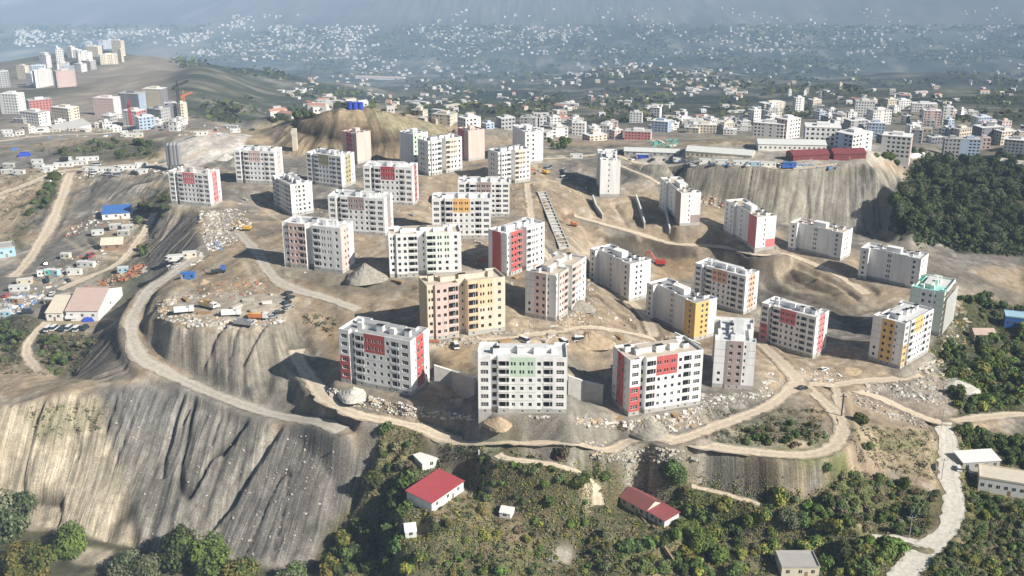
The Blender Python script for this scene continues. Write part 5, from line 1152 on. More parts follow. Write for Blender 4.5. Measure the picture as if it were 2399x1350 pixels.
# ---------------------------------------------------------------- vehicles
TYRE=mat('tyre',(.02,.02,.02),.9); PAINT={k:mat('vehicle_'+k,c,.35,.5) for k,c in {'white':(.75,.75,.74),'dark':(.03,.035,.04),'silver':(.35,.36,.37),'red':(.5,.05,.04),'yellow':(.65,.38,.05),'orange':(.6,.2,.06),'blue':(.04,.12,.4),'sand':(.5,.38,.2)}.items()}
def wheels(t,xs,y,r=.35,wd=.22):
    k=('wheel',r); 
    if k not in CAB:
        m=MB(); m.beam((0,-wd/2,0),(0,wd/2,0),r,0,12); CAB[k]=m.mesh('wheel',[TYRE])
    for x in xs:
        for s in (-y,y): mobj('wheel',CAB[k],t,(x,s,r))
def loc(px,py,rot,name): p=on(px,py); return empty(name,(p.x,p.y,p.z+.02),R(rot))
def car(px,py,rot,c,label,group=None,van=False):
    t=loc(px,py,rot,'parked_van' if van else 'parked_car'); L,W=(5.2,2.0) if van else (4.3,1.75)
    m=MB(); 
    def prism(x0,x1,x2,x3,z0,z1,y,mi=0,y2=None):
        y2=y2 or y; k=len(m.v); m.v+=[(x0,-y,z0),(x1,-y,z0),(x1,y,z0),(x0,y,z0),(x2,-y2,z1),(x3,-y2,z1),(x3,y2,z1),(x2,y2,z1)]
        for q in ((0,3,2,1),(4,5,6,7),(0,1,5,4),(1,2,6,5),(2,3,7,6),(3,0,4,7)): m.f.append(tuple(k+i for i in q)); m.m.append(mi)
    prism(-L/2,L/2,-L/2+.05,L/2-.1,.3,.85,W/2); m.obj('body',[PAINT[c]],t)
    m=MB(); h2=2.1 if van else 1.45
    prism(-L/2+.1,L/2-(.6 if van else 1.2),-L/2+.4,L/2-(1.2 if van else 1.9),.85,h2-.02,W/2-.05,0,W/2-.2); m.obj('glasshouse',[GLASS],t)
    m=MB(); prism(-L/2+.35,L/2-(1.1 if van else 1.8),-L/2+.45,L/2-(1.25 if van else 1.95),h2-.03,h2+.05,W/2-.18,0,W/2-.22); m.obj('roof',[PAINT[c]],t)
    wheels(t,(-L/2+.8,L/2-.8),W/2-.1); return tag(t,label,'van' if van else 'car',group)
for i,(x,c) in enumerate(((128,'white'),(148,'dark'),(163,'white'),(181,'white'),(199,'dark'),(114,'white'))): car(x,772+i%2*2,82,c,('white' if c=='white' else 'dark')+' van parked in the row below the pink-roofed shed','vans parked below the pink-roofed shed',True)
for x,y,r0,c,lb in ((2245,1100,80,'white','white car parked by the shed on the concrete road'),(2272,1112,85,'silver','silver car parked beside the flat-roofed house'),(2186,1098,70,'dark','dark car on the verge across the concrete road'),(1880,912,20,'dark','dark car standing at the road junction'),(2052,812,10,'white','white car beside the yellow-striped block'),(1930,868,30,'white','white van-like car below the red-panelled block near the junction')): car(x,y,r0,c,lb)
for x,y,r0,c in ((675,690,60,'dark'),(680,700,55,'dark'),(672,712,50,'dark'),(676,722,50,'silver'),(655,735,30,'dark'),(640,745,20,'silver')): car(x,y,r0,c,('dark' if c=='dark' else 'silver')+' car parked along the rim of the grey mound','cars parked along the rim of the grey mound')
for i,x in enumerate((1625,1668,1712,1752,1826,1560,1480,1530)): car(x,390 if x>1600 else 376,5+i*7,('white','dark','silver')[i%3],'car parked in the yard before the barracks','cars parked before the barracks')
for i,x in enumerate((330,352,378,430,470,505,530,548,590)): car(x,300+(i%3)*3,i*23,('white','silver','dark')[i%3],'vehicle standing by the road in the upper yard','vehicles standing in the upper yard')
def truck(px,py,rot,c,bed,label,load=False):
    t=loc(px,py,rot,'dump_truck'); m=MB(); m.box(-3.8,-1.1,.75,3.6,1.1,1.0,0); m.obj('chassis',[PAINT['dark']],t)
    m=MB(); m.box(2.0,-1.2,.95,3.9,1.2,2.9,0); cb=m.obj('cab',[PAINT[c]],t); m=MB(); m.box(3.3,-1.0,1.9,3.93,1.0,2.6,0); m.obj('windscreen',[GLASS],cb)
    m=MB(); m.box(-3.9,-1.25,1.02,1.8,1.25,1.3,0); m.box(-3.9,-1.25,1.3,1.8,-1.1,2.6,0); m.box(-3.9,1.1,1.3,1.8,1.25,2.6,0); m.box(1.6,-1.1,1.3,1.8,1.1,2.8,0); m.box(-3.9,-1.1,1.3,-3.75,1.1,2.4,0); m.obj('bed',[PAINT[bed]],t)
    if load:
        m=MB(); m.v+=[(-3.7,-1.05,2.2),(1.55,-1.05,2.2),(1.55,1.05,2.2),(-3.7,1.05,2.2),(-1.2,0,3.4)]; m.f+=[(0,1,4),(1,2,4),(2,3,4),(3,0,4)]; m.m+=[0]*4; m.obj('load',[PAINT['sand']],t)
    wheels(t,(-3,-1.9,2.7),1.05,.5,.35); return tag(t,label,'truck')
truck(432,734,14,'white','white','white truck parked at the near rim of the grey mound')
truck(488,722,-28,'white','sand','cream truck in the middle of the near rim of the grey mound')
truck(543,741,9,'white','white','white truck beside the cream one on the mound rim')
truck(606,748,-6,'white','orange','truck with tan load at the near rim of the mound',True)
truck(572,764,-16,'silver','silver','grey flatbed truck just below the tan-loaded one')
truck(130,748,5,'white','white','white lorry in front of the long pale shed'); truck(176,750,5,'white','white','white lorry in front of the pink-roofed shed')
truck(155,378,5,'white','dark','dark-bedded truck by the site cabins'); truck(1845,396,6,'blue','blue','blue truck beside the maroon barn')
def excavator(px,py,rot,c,label,tilt=1.0,sc=1.0):
    t=loc(px,py,rot,'excavator'); t.scale=(sc,)*3
    for s in (-1,1):
        m=MB(); m.box(-1.9,s*1.0-.3,.15,1.9,s*1.0+.3,.85,0); m.box(-2.2,s*1.0-.3,.3,-1.9,s*1.0+.3,.7,0); m.box(1.9,s*1.0-.3,.3,2.2,s*1.0+.3,.7,0); m.obj('track',[PAINT['dark']],t)
    m=MB(); m.box(-2.3,-1.25,.95,1.3,1.25,1.25,0); m.box(-2.3,-1.25,1.25,-.4,1.25,2.1,0); m.obj('body',[PAINT[c]],t)
    m=MB(); m.box(-.1,.25,1.25,1.4,1.2,2.7,0); m.obj('cab',[PAINT[c]],t); m=MB(); m.box(.0,.22,1.7,1.45,1.15,2.6,0); m.obj('window',[GLASS],t)
    m=MB(); m.beam((1.2,-.4,1.3),(3.6,-.4,4.6*tilt),.26,0); m.beam((3.6,-.4,4.6*tilt),(5.2,-.4,4.2*tilt),.24,0); m.obj('boom',[PAINT[c]],t)
    m=MB(); m.beam((5.2,-.4,4.3*tilt),(6.3,-.4,1.4),.2,0); m.obj('stick',[PAINT[c]],t)
    m=MB(); m.box(5.5,-.95,.3,6.5,.15,1.3,0); m.obj('bucket',[PAINT['dark']],t); return tag(t,label,'excavator')
excavator(1545,622,170,'red','red excavator digging in the cut below the haul road',1.1,1.4)
excavator(577,540,175,'yellow','yellow excavator at the edge of the rubble field')
excavator(1343,530,160,'orange','orange excavator beside the ribbed channel',.9)
excavator(1277,408,140,'yellow','yellow excavator behind the beige balcony block')
excavator(1232,412,30,'red','red machine beside the beige balcony block',.8)
# drill rig on the mound
t=loc(512,640,20,'drill_rig'); m=MB(); m.box(-3,-1.2,.6,3,1.2,1.6,0); m.obj('chassis',[PAINT['dark']],t); m=MB(); m.box(1.2,-1.1,1.6,3,1.1,3.2,0); m.obj('cab',[PAINT['blue']],t)
m=MB(); 
for s in (-.4,.4): m.beam((-2,s,1.6),(2.8,s,8.2),.09,0)
for i in range(8): x=-2+4.8*i/8; m.beam((x,-.4 if i%2 else .4,1.6+6.6*i/8),(x+.6,.4 if i%2 else -.4,1.6+6.6*(i+1)/8),.05,0)
m.obj('boom',[PAINT['silver']],t); wheels(t,(-2,-.8,2),1.1,.5,.35); tag(t,'crane truck with raised lattice boom on the grey mound','crane truck')
# ---------------------------------------------------------------- tower cranes, masts, silos, tanks
def lattice(m,a,b,wd,r,n):
    a=Vector(a);b=Vector(b);d=(b-a).normalized();u=d.orthogonal().normalized();v=d.cross(u);cs=[(u+v)*wd,(u-v)*wd,(-u-v)*wd,(v-u)*wd]
    for c in cs: m.beam(a+c,b+c,r,0)
    for i in range(n):
        p=a.lerp(b,i/n);q=a.lerp(b,(i+1)/n)
        for k in range(4): m.beam(p+cs[k],q+cs[(k+1)%4],r*.7,0)
def crane(px,py,h,jib,rot,c,label):
    p=on(px,py); t=empty('tower_crane',p,R(rot)); M_=[PAINT[c]]
    m=MB(); lattice(m,(0,0,0),(0,0,h),1.0,.28,int(h/3)); m.obj('mast',M_,t)
    m=MB(); lattice(m,(0,0,h),(jib,0,h+1),.6,.22,int(jib/3)); m.obj('jib',M_,t)
    m=MB(); lattice(m,(0,0,h),(-jib*.3,0,h),.6,.22,4); m.box(-jib*.32,-1,h-2.5,-jib*.24,1,h-.5,0); m.obj('counter_jib',M_,t)
    m=MB(); m.box(-.2,.8,h-2.5,1.8,2.4,h-.3,0); m.obj('cab',[PAINT['white']],t); m=MB(); lattice(m,(0,0,h),(0,0,h+6),.4,.2,3); m.obj('tower_head',M_,t)
    return tag(t,label,'tower crane')
crane(423,290,38,26,80,'dark','dark tower crane standing between the dark and cream blocks')
crane(308,300,22,18,-60,'red','red tower crane in front of the white yard block')
crane(434,268,20,16,70,'orange','small orange tower crane behind the cream block')
def silo(px,py,h,r,label):
    p=on(px,py); t=empty('cement_silo',p); m=MB(); m.cyl(0,0,3.5,h,r,0,16); m.cyl(0,0,h,h+1.2,r,0,16,r*.3); m.obj('tank',[SM['dgreen'] if 0 else METAL],t)
    m=MB(); m.cyl(0,0,1.2,3.5,.4,0,16,r); m.obj('cone',[METAL],t)
    for i in range(4):
        a=math.pi/4+i*math.pi/2; m=MB(); m.beam((r*.95*math.cos(a),r*.95*math.sin(a),-1),(r*.95*math.cos(a),r*.95*math.sin(a),4.5),.15,0); m.obj('leg',[METAL],t)
    tag(t,label,'silo','cement silos of the batching plant')
for x in (398,406,414,422): silo(x,398,15.5,1.5,'grey cement silo of the batching plant behind the red-ended block')
t=empty('conveyor',on(436,398),R(150)); m=MB()
for s in (-.6,.6): m.beam((0,s,1),(14,s,8.5),.2,0)
for i in range(12): m.beam((i*1.17,-.6,1+i*.63),(i*1.17,.6,1+i*.63),.1,0)
m.obj('frame',[SM['cream']],t); m=MB(); m.beam((0,0,1.35),(14,0,8.85),.45,0); m.obj('belt',[PAINT['dark']],t)
for x in (6,12): m=MB(); m.beam((x,-.6,-2),(x,-.6,.7+x*.53),.12,0); m.obj('leg',[METAL],t)
tag(t,'sloping conveyor belt beside the cement silos','conveyor')
t=empty('shaft_tower',on(692,350)); m=MB(); m.box(-1.5,-1.5,-1,1.5,1.5,13.5,0); m.obj('shaft',[SM['cream']],t); m=MB(); m.box(-1.9,-1.7,9.5,1.8,-1.48,12.3,0); m.box(-1.9,-1.48,9.5,-1.48,1.5,12.3,0); m.obj('gallery',[SM['cream']],t); tag(t,'lone cream concrete shaft at the foot of the tan hill','tower')
for x in (820,832,845):
    p=on(x,254); t=empty('water_tank',p); m=MB(); m.cyl(0,0,-.5,3.8,2.0,0,16); m.obj('tank',[SM['royal']],t); m=MB(); m.cyl(0,0,3.8,4.2,2.1,0,16,.8); m.obj('lid',[SM['royal']],t); tag(t,'royal blue water tank on top of the tan hill','water tank','blue water tanks on the tan hill')
for x,y,s,lb in ((58,366,4.2,'large blue tarpaulin-covered stack at the left edge of the upper yard'),(34,352,2.4,'small light blue covered stack beside the large blue one'),(207,752,2.6,'blue covered stack beside the white lorry')):
    p=on(x,y); t=empty('covered_stack',p,.3); m=MB(); k=0
    m.v+=[(-s,-s*.5,0),(s,-s*.5,0),(s*1.05,s*.5,0),(-s*.9,s*.5,0),(-s*.7,-s*.3,s*.6),(s*.6,-s*.35,s*.75),(s*.7,s*.3,s*.65),(-s*.6,s*.3,s*.7)]
    m.f+=[(0,3,2,1),(4,5,6,7),(0,1,5,4),(1,2,6,5),(2,3,7,6),(3,0,4,7)]; m.m+=[0]*6; m.obj('tarpaulin',[SM['royal'] if s>2.5 else SM['blue']],t); tag(t,lb,'tarpaulin stack')
def pole(px,py,h,label,arm=True,lean=0,r=.14,c=None,group=None):
    p=on(px,py); t=empty('utility_pole',p); m=MB(); m.beam((0,0,-.5),(lean,0,h),r,0,6); m.obj('post',[c or SM['brown']],t)
    if arm: m=MB(); m.box(-1.2,-.08,h-.9,1.2,.08,h-.7,0); m.obj('crossarm',[c or SM['brown']],t)
    tag(t,label,'utility pole',group); return Vector((p[0]+lean,p[1],p[2]+h-.6))
pa=pole(2130,1262,9,'utility pole beside the pale spur of the concrete road',c=METAL)
pb=pole(2205,1125,9,'utility pole at the verge of the concrete road by the dark car',c=METAL)
pc=pole(2205,1005,9,'utility pole where the dirt road meets the concrete road',c=METAL)
pole(1971,975,9,'dark crooked post beside the twin wheel track',r=.3,c=PAINT['dark']); pole(1322,1075,6,'short white post beside the curved path',False,c=SM['white'],r=.12)
pole(1122,1085,5,'white post on the path above the red-roofed house',False,c=SM['white'],r=.2)
for a_,b_,nm in ((pa,pb,'sagging power line above the slope below the dry field'),(pb,pc,'power line running along the verge of the concrete road')):
    m=MB()
    for s in (-1,1):
        q=None
        for i in range(13):
            u=i/12; p=a_.lerp(b_,u)+Vector((s,0,-4*u*(1-u)*1.2))
            if q is not None: m.beam(q,p,.035,0,3)
            q=p
    o=m.obj('power_line',[METAL]); tag(o,nm,'power line')
# ---------------------------------------------------------------- retaining walls, concrete channel
def rwall(pts,h,label,th=.6,down=4,c=CONC):
    P=[on(*p) for p in pts]; t=empty('retaining_wall',P[0]); m=MB(); 
    for a_,b_ in zip(P[:-1],P[1:]):
        d=(b_-a_); d.z=0; d.normalize(); n_=Vector((-d.y,d.x,0))*th/2
        A=[a_-n_-P[0],b_-n_-P[0],b_+n_-P[0],a_+n_-P[0]]; k=len(m.v)
        m.v+=[(q.x,q.y,q.z-down) for q in A]+[(q.x,q.y,q.z+h) for q in A]
        for q in ((0,3,2,1),(4,5,6,7),(0,1,5,4),(1,2,6,5),(2,3,7,6),(3,0,4,7)): m.f.append(tuple(k+i for i in q)); m.m.append(0)
    m.obj('wall',[c],t); m=MB()
    for a_,b_ in zip(P[:-1],P[1:]):
        d=(b_-a_); d.z=0; d.normalize(); n_=Vector((-d.y,d.x,0))*(th/2+.1); A=[a_-n_-P[0],b_-n_-P[0],b_+n_-P[0],a_+n_-P[0]]; k=len(m.v)
        m.v+=[(q.x,q.y,q.z+h-.01) for q in A]+[(q.x,q.y,q.z+h+.2) for q in A]
        for q in ((0,3,2,1),(4,5,6,7),(0,1,5,4),(1,2,6,5),(2,3,7,6),(3,0,4,7)): m.f.append(tuple(k+i for i in q)); m.m.append(0)
    m.obj('coping',[SM['sheet'] if c is CONC else c],t); tag(t,label,'retaining wall')
rwall([(1018,895),(1060,908),(1114,926)],6.6,'grey concrete retaining wall between the dark-red-panelled and green-panelled blocks',1.0)
rwall([(1330,925),(1370,938),(1412,948)],7.5,'grey concrete retaining wall between the green-panelled and coral-panelled blocks',1.0)
rwall([(1389,470),(1396,492),(1412,515)],3.2,'curved low wall below the tall narrow end-on block')
rwall([(1490,470),(1500,500),(1510,536)],3.5,'thin retaining wall left of the brown-cornered block')
rwall([(1555,485),(1562,515),(1569,550)],3.5,'thin retaining wall beside the foot of the brown-cornered block')
rwall([(1480,1190),(1545,1270),(1600,1350)],1.0,'dark garden wall running down below the maroon-roofed house',.3,4,SM['brown'])
rwall([(1580,795),(1640,822)],3.0,'short dark retaining wall before the end-on block')
A0,A1,B0,B1=on(1258,452),on(1310,585),on(1278,450),on(1334,582)
t=empty('drainage_channel',A0); m=MB(); zz=lambda p,q,u:p.lerp(q,u)
def strip(pa_,pb_,qa,qb,z0,z1,n=14):
    m_=MB()
    for i in range(n):
        a_,b_=pa_.lerp(pb_,i/n),pa_.lerp(pb_,(i+1)/n); c_,d_=qa.lerp(qb,i/n),qa.lerp(qb,(i+1)/n); k=len(m_.v)
        m_.v+=[(q.x-A0.x,q.y-A0.y,q.z-A0.z+z0) for q in (a_,b_,d_,c_)]+[(q.x-A0.x,q.y-A0.y,q.z-A0.z+z1) for q in (a_,b_,d_,c_)]
        for q in ((0,3,2,1),(4,5,6,7),(0,1,5,4),(1,2,6,5),(2,3,7,6),(3,0,4,7)): m_.f.append(tuple(k+j for j in q)); m_.m.append(0)
    return m_
strip(A0,A1,B0,B1,-2,.35).obj('bed',[CONC],t)
strip(A0,A1,A0.lerp(B0,.07),A1.lerp(B1,.07),-2,1.3).obj('side_wall',[CONC],t); strip(A0.lerp(B0,.93),A1.lerp(B1,.93),B0,B1,-2,1.3).obj('side_wall',[CONC],t)
for i in range(17):
    u=(i+.5)/17; a_=A0.lerp(A1,u)-A0; b_=B0.lerp(B1,u)-A0; m=MB(); m.beam((a_.x,a_.y,a_.z+1.0),(b_.x,b_.y,b_.z+1.0),.28,0); m.obj('cross_beam',[CONC],t)
tag(t,'ribbed concrete channel running down the middle of the site','drainage channel')
# scaffold round the turquoise-edged block
b=BLD['F7']; a_=float(np.linalg.norm(b['R'])); l_=float(np.linalg.norm(b['L'])); rz=math.atan2(b['R'][1],b['R'][0]); t=empty('scaffolding',Vector(b['o']),rz); H=b['h']
NET=bpy.data.materials.new('scaffold_net'); NET.use_nodes=True; nn_=NET.node_tree; bs=nn_.nodes['Principled BSDF']; bs.inputs['Base Color'].default_value=(.66,.68,.66,1); bs.inputs['Roughness'].default_value=.9; bs.inputs['Alpha'].default_value=.42
for i in range(11):
    x=a_*i/10
    m=MB(); m.beam((x,-1.3,-2),(x,-1.3,H+1),.06,0); m.obj('standard',[METAL],t)
for k in range(7): m=MB(); m.box(-.5,-1.25,1.5+k*2.9,a_+.5,-.35,1.56+k*2.9,0); m.obj('deck',[SM['brown']],t)
m=MB(); m.box(-.6,-1.42,1,a_+.6,-1.38,H-3,0); m.obj('net',[NET],t)
tag(t,'pale netted scaffolding on the sunny side of the turquoise-edged block','scaffolding')
m=MB(); bl=t7; q=MB(); q.box(.4,.4,H-.93,a_*.45,l_-.4,H-.75,0); q.obj('membrane',[WM['teal']],bl); q=MB(); q.box(a_*.55,l_*.5,H-.93,a_*.85,l_-.5,H-.3,0); q.obj('netting_pile',[SM['green']],bl)
q=MB(); q.box(-.06,-.06,H+.002,a_*.4,.35,H+.25,0); q.box(-.06,.35,H+.002,.35,l_,H+.25,0); q.obj('coping',[WM['teal']],bl)
# ---------------------------------------------------------------- rubble and scrap
RB=[mat('rubble_'+k,c,.9,.1) for k,c in (('pale',(.52,.48,.42)),('grey',(.36,.34,.31)),('tan',(.48,.39,.28)),('rust',(.42,.17,.09)),('blue',(.12,.25,.5)),('white',(.68,.66,.62)),('teal',(.1,.45,.35)),('wood',(.35,.24,.13)))]
def rubble(label,poly,n,size,mix,seed,name='rubble'):
    r=random.Random(seed); m=MB(); xs=[p[0] for p in poly]; ys=[p[1] for p in poly]; c=tr=0
    while c<n and tr<n*6:
        tr+=1; px=r.uniform(min(xs),max(xs)); py=r.uniform(min(ys),max(ys))
        if not pip(np.array([px]),np.array([py]),poly)[0]: continue
        p=on(px,py)
        if inb(p[0],p[1],.8) or onroad(p[0],p[1],-.6): continue
        c+=1; s=size*.62*r.choice((.25,.3,.4,.5,.7,1.2))*r.uniform(.7,1.4); a=r.uniform(0,3.14); e=r.uniform(.4,2.4); ca,sa=math.cos(a)*s,math.sin(a)*s; h=s*r.uniform(.3,.8); tl=r.uniform(-.3,.3)*s; k=len(m.v)
        for z in (-.15,h):
            q=.8 if z>0 else 1
            for u,v in ((-1,-1),(1,-1),(1,1),(-1,1)):
                u*=e*q*r.uniform(.8,1.15); v*=q*r.uniform(.8,1.15); m.v.append((p[0]+u*ca-v*sa,p[1]+u*sa+v*ca,p[2]+z+(tl*u if z>0 else 0)))
        mi=r.choice(mix)
        for q in ((4,5,6,7),(0,1,5,4),(1,2,6,5),(2,3,7,6),(3,0,4,7)): m.f.append(tuple(k+i for i in q)); m.m.append(mi)
    o=m.obj(name,RB); o['kind']='stuff'; o['label']=label
rubble('pale broken blocks and offcuts strewn over the top of the mound',[(470,495),(560,488),(590,530),(560,565),(500,590),(470,560)],520,.9,[0,0,5,5,2,1],1)
rubble('blue and white sheets of insulation on the mound',[(480,570),(520,565),(525,585),(490,592)],70,.9,[4,5,5],2)
rubble('stacked panels and boards along the rim of the mound',[(385,600),(470,590),(480,610),(400,640)],150,.9,[0,5,5,1],3)
rubble('boulders and debris edging the grey mound',[(370,705),(410,695),(420,735),(560,752),(650,742),(670,752),(560,772),(430,764),(372,745)],520,.85,[0,0,1,5,2,7],4)
rubble('debris and boards on the mound floor',[(560,650),(600,650),(640,680),(670,700),(600,695),(400,705),(400,695)],240,.7,[0,1,7,3],5)
rubble('rusty formwork and scrap along the tan track',[(190,680),(260,645),(340,610),(345,640),(270,665),(220,690)],260,1.1,[3,3,3,7,2,1],6)
rubble('piled blue and white scrap in the lower yard',[(10,700),(60,690),(105,690),(60,730),(10,740)],330,1.0,[5,5,4,0,1],7)
rubble('scattered junk around the shacks',[(0,700),(150,590),(250,570),(300,590),(180,650),(120,690),(0,750)],300,.8,[0,1,3,5,7],8)
rubble('junk and blocks around the blue-roofed shed',[(180,520),(230,490),(320,490),(320,520),(240,530),(150,560)],240,.8,[0,1,5,3],9)
rubble('building debris at the foot of the front row',[(760,905),(900,935),(1000,955),(1110,975),(1110,985),(960,975),(820,950),(765,925)],520,.75,[0,0,1,5,2],10)
rubble('building debris before the green-panelled and coral-panelled blocks',[(1120,975),(1340,975),(1470,985),(1640,955),(1640,1000),(1560,1015),(1480,1010),(1340,995),(1130,1000)],620,.75,[0,0,1,5,2,7],11)
rubble('stones spilling below the loop road',[(1170,1040),(1400,1035),(1600,1055),(1640,1080),(1440,1080),(1300,1062)],430,.7,[0,0,1,2],12)
rubble('debris beside the end-on block',[(1640,925),(1770,920),(1800,870),(1840,900),(1790,935),(1700,960),(1640,960)],260,.7,[0,0,1,5],13)
rubble('pale rubble spread beyond the yellow-striped block',[(2110,880),(2190,840),(2260,850),(2290,900),(2200,950),(2100,930),(2000,915),(2030,900)],620,.95,[0,0,0,1,1],14)
rubble('debris on the bank beyond the scaffolded block',[(2215,780),(2240,690),(2270,740),(2260,820),(2190,850)],240,.9,[0,1,7,2],15)
rubble('building waste around the yellow and pink block',[(1010,805),(1100,790),(1185,775),(1260,775),(1320,790),(1190,795),(1040,812)],330,.7,[1,1,0,7],16)
rubble('debris on the earth bank beside the pale pink block',[(1370,640),(1400,660),(1395,740),(1330,770),(1300,765),(1360,700)],240,.75,[0,1,2,7],17)
rubble('scattered debris between the blocks of the middle rows',[(1200,760),(1400,700),(1520,760),(1640,830),(1540,850),(1420,800),(1250,800)],260,.6,[0,1,2,5],18)
rubble('red brick rubble along the haul road below the barracks',[(1600,440),(1700,470),(1690,490),(1600,470)],120,.9,[3,0,2],19)
rubble('junk and parked gear across the upper yard',[(0,325),(380,318),(560,318),(560,296),(460,290),(200,300),(0,305)],420,1.1,[0,5,1,4,3],20)
rubble('stones and gear along the cabin road',[(100,400),(400,380),(400,410),(200,415),(80,430)],260,.9,[0,5,1],21)
rubble('green tarpaulins and debris behind the rim road',[(1520,330),(1580,325),(1590,345),(1530,345)],90,1.3,[6,6,0],22)
rubble('gear and debris in the barracks yard',[(1480,372),(1620,374),(1850,385),(1960,384),(1960,396),(1600,384)],260,1.0,[0,5,4,1],23)
rubble('stones scattered over the middle of the site',[(1000,480),(1240,470),(1340,620),(1200,700),(1100,640),(900,660),(700,640),(640,600),(950,600)],420,.55,[0,1,2],24)
rubble('stones scattered over the ground of the rear rows',[(560,450),(760,470),(1240,430),(1380,440),(1340,470),(1100,480),(700,520),(560,500)],360,.7,[0,1,2],25)
rubble('stone fragments down the dark grey spoil slope',[(640,1010),(720,1020),(880,1090),(840,1190),(740,1310),(500,1300)],260,.4,[0,1,1],26)
rubble('stone fragments down the grey spoil slope',[(240,920),(460,930),(640,1010),(480,1300),(350,1280),(290,1100)],200,.35,[0,1],27)
rubble('debris in the gravel terrace and junction',[(1880,860),(1990,880),(2020,900),(1900,900),(1850,880)],150,.7,[0,5,1],28)
rubble('shattered rock on the slope above the dry field',[(1980,915),(2120,965),(2200,990),(2170,1005),(2030,960),(1975,930)],260,.7,[0,1,2],29)
# earth heaps
def heap(px,py,r0,h,c,label):
    p=on(px,py); r=random.Random(px); m=MB(); nr=10; ns=26; V=[]
    m.v.append((0,0,h))
    for i in range(1,nr+1):
        for j in range(ns):
            t_=2*math.pi*j/ns; f=i/nr; rad=r0*f*(1+.12*math.sin(3*t_+px)+.05*r.random()); m.v.append((rad*math.cos(t_),rad*math.sin(t_)*.9,h*(1-f)**1.15+r.uniform(-.12,.12)*h*.35*(f<1)-(.8 if i==nr else 0)))
    for j in range(ns): m.f.append((0,1+j,1+(j+1)%ns)); m.m.append(0)
    for i in range(nr-1):
        for j in range(ns): a=1+i*ns+j; b_=1+i*ns+(j+1)%ns; m.f.append((a,a+ns,b_+ns,b_)); m.m.append(0)
    o=m.obj('earth_heap',[c],None,p); tag(o,label,'earth heap')
EH={'grey':mat('heap_grey',(.30,.275,.235),.95,.1,.2,.8),'tan':mat('heap_tan',(.40,.31,.21),.95,.1,.2,.8),'pale':mat('heap_pale',(.5,.48,.43),.95,.1,.2,.8)}
heap(856,650,9,6.5,EH['grey'],'grey pointed earth heap beside the pinkish grey block'); heap(830,925,6,3.2,EH['pale'],'pale rubble heap at the foot of the dark-red-panelled block')
heap(1168,992,5,2.5,EH['tan'],'brown earth heap in front of the green-panelled block'); heap(1520,1005,8,4,EH['grey'],'dark earth heap below the coral-panelled block')
heap(1385,800,9,4.5,EH['tan'],'overgrown earth heap behind the front row'); heap(478,662,3,1.5,EH['tan'],'small brown heap on the grey mound'); heap(420,408,5,3,EH['pale'],'pale gravel heap by the silos')
heap(560,385,11,6,EH['grey'],'grey-green gravel heap beside the block at the quarry'); heap(1360,720,6,3.5,EH['grey'],'grey heap beside the pale pink block'); heap(1980,870,7,1.8,EH['tan'],'dark flat heap between the two right-hand blocks')
heap(2240,905,9,3,EH['pale'],'pale heap at the edge of the trees'); heap(530,372,7,3.5,EH['pale'],'white gravel heap beside the quarry')
r9=random.Random(17)
def spots(poly,n,fn):
    xs=[p[0] for p in poly]; ys=[p[1] for p in poly]; c=tr=0
    while c<n and tr<400:
        tr+=1
        px=r9.uniform(min(xs),max(xs)); py=r9.uniform(min(ys),max(ys))
        if not pip(np.array([px]),np.array([py]),poly)[0]: continue
        p=on(px,py)
        if onroad(p[0],p[1],1.5) or any((p[0]-q[0])**2+(p[1]-q[1])**2<49 for q in SP): continue
        SP.append(p); c+=1; fn(px,py)
SP=[]
YARD=[(0,690),(60,640),(150,590),(230,600),(210,650),(140,700),(90,740),(0,745)]
spots(YARD,9,lambda x,y:cabin(x,y,r9.choice((5,7,9)),r9.uniform(-20,30),r9.choice(('white','sheet','lblue','cream','brown')),'small shack standing among the scrap of the lower yard','shacks of the lower yard'))
spots([(180,525),(330,490),(340,540),(280,560),(180,560)],5,lambda x,y:cabin(x,y,6,r9.uniform(0,40),r9.choice(('white','sheet','grey')),'small shed near the blue-roofed one','small sheds near the blue-roofed one'))
spots([(0,300),(560,296),(560,320),(400,322),(0,330)],14,lambda x,y:cabin(x,y,r9.choice((7,9,12)),r9.uniform(-15,20),r9.choice(('white','sheet','grey','cream')),'pale cabin or store in the upper yard','pale cabins of the upper yard'))
spots([(0,385),(130,375),(130,410),(0,440)],6,lambda x,y:cabin(x,y,7,r9.uniform(-15,20),r9.choice(('white','sheet','grey')),'cabin at the left end of the haul road','cabins at the end of the haul road'))
spots(YARD,8,lambda x,y:car(x,y,r9.uniform(0,180),r9.choice(('white','dark','silver','red')),'vehicle parked among the shacks of the lower yard','vehicles in the lower yard',r9.random()<.4))
spots([(120,385),(400,380),(410,410),(200,415)],7,lambda x,y:car(x,y,r9.uniform(-20,30),r9.choice(('white','silver','dark')),'vehicle beside the row of white site cabins','vehicles by the site cabins',True))
spots([(1000,815),(1110,800),(1300,790),(1440,790),(1300,810)],4,lambda x,y:car(x,y,r9.uniform(0,180),'white','white vehicle on the track behind the front row','vehicles behind the front row',True))
spots([(1250,390),(1400,380),(1400,400),(1300,430)],4,lambda x,y:car(x,y,r9.uniform(0,180),r9.choice(('white','silver')),'vehicle standing near the isolated rear block','vehicles near the isolated rear block',True))
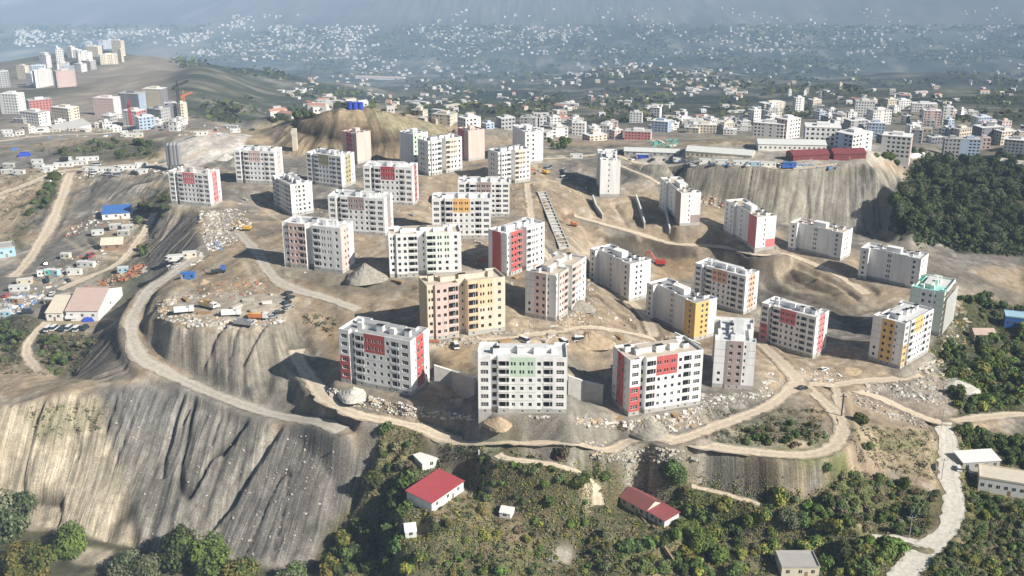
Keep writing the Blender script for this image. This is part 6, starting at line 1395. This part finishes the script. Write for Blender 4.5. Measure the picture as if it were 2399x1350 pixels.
def pile(px,py,rot,L,c,label,group):
    p=on(px,py); t=empty('material_stack',p,R(rot)); q=random.Random(int(px*3+py))
    for k in range(3):
        m=MB()
        for i in range(5): y=i*.32+q.uniform(-.04,.04)+k*.05; m.box(-L/2+q.uniform(0,.3),y,.05+k*.3,L/2-q.uniform(0,.3),y+.33,.31+k*.3,0)
        m.obj('layer',[RB[c]],t)
    tag(t,label,'stack',group)
spots([(1010,800),(1190,780),(1330,775),(1500,790),(1340,800),(1100,815)],10,lambda x,y:pile(x,y,r9.uniform(0,180),r9.uniform(3,6),r9.choice((0,7,3,1)),'stack of boards or formwork on the ground behind the front row','stacks of material behind the front row'))
spots([(1120,972),(1340,972),(1480,985),(1640,960),(1560,1008),(1350,990)],10,lambda x,y:pile(x,y,r9.uniform(0,180),r9.uniform(2.5,5),r9.choice((0,7,1)),'stack of boards lying in front of the front row','stacks of material before the front row'))
spots([(560,440),(760,470),(1000,500),(1240,460),(1330,600),(1200,690),(900,670),(640,620)],22,lambda x,y:pile(x,y,r9.uniform(0,180),r9.uniform(3,6),r9.choice((0,7,1,3)),'stack of material lying between the rows of blocks','stacks of material between the rows'))
spots([(400,700),(660,700),(640,740),(430,740)],10,lambda x,y:pile(x,y,r9.uniform(0,180),r9.uniform(3,6),r9.choice((0,7,1,5)),'stack of material laid out on the grey mound','stacks of material on the grey mound'))
# ---------------------------------------------------------------- haze
hm=bpy.data.materials.new('haze'); hm.use_nodes=True; hn=hm.node_tree; hn.nodes.clear(); pvn=hn.nodes.new('ShaderNodeVolumePrincipled'); ho=hn.nodes.new('ShaderNodeOutputMaterial')
pvn.inputs['Color'].default_value=(.52,.72,1.0,1); pvn.inputs['Density'].default_value=0.95e-4; pvn.inputs['Anisotropy'].default_value=-.3; hn.links.new(pvn.outputs[0],ho.inputs['Volume'])
zt=max(CAM_H,float(GZ.max()))+8; zb=float(GZ.min())-1
m=MB(); m.box(gx[0]-60,-200,zb,gx[-1]+60,gy[-1]+60,zt,0); o=m.obj('haze',[hm]); o['kind']='stuff'; o['label']='thin blue haze over the valley'
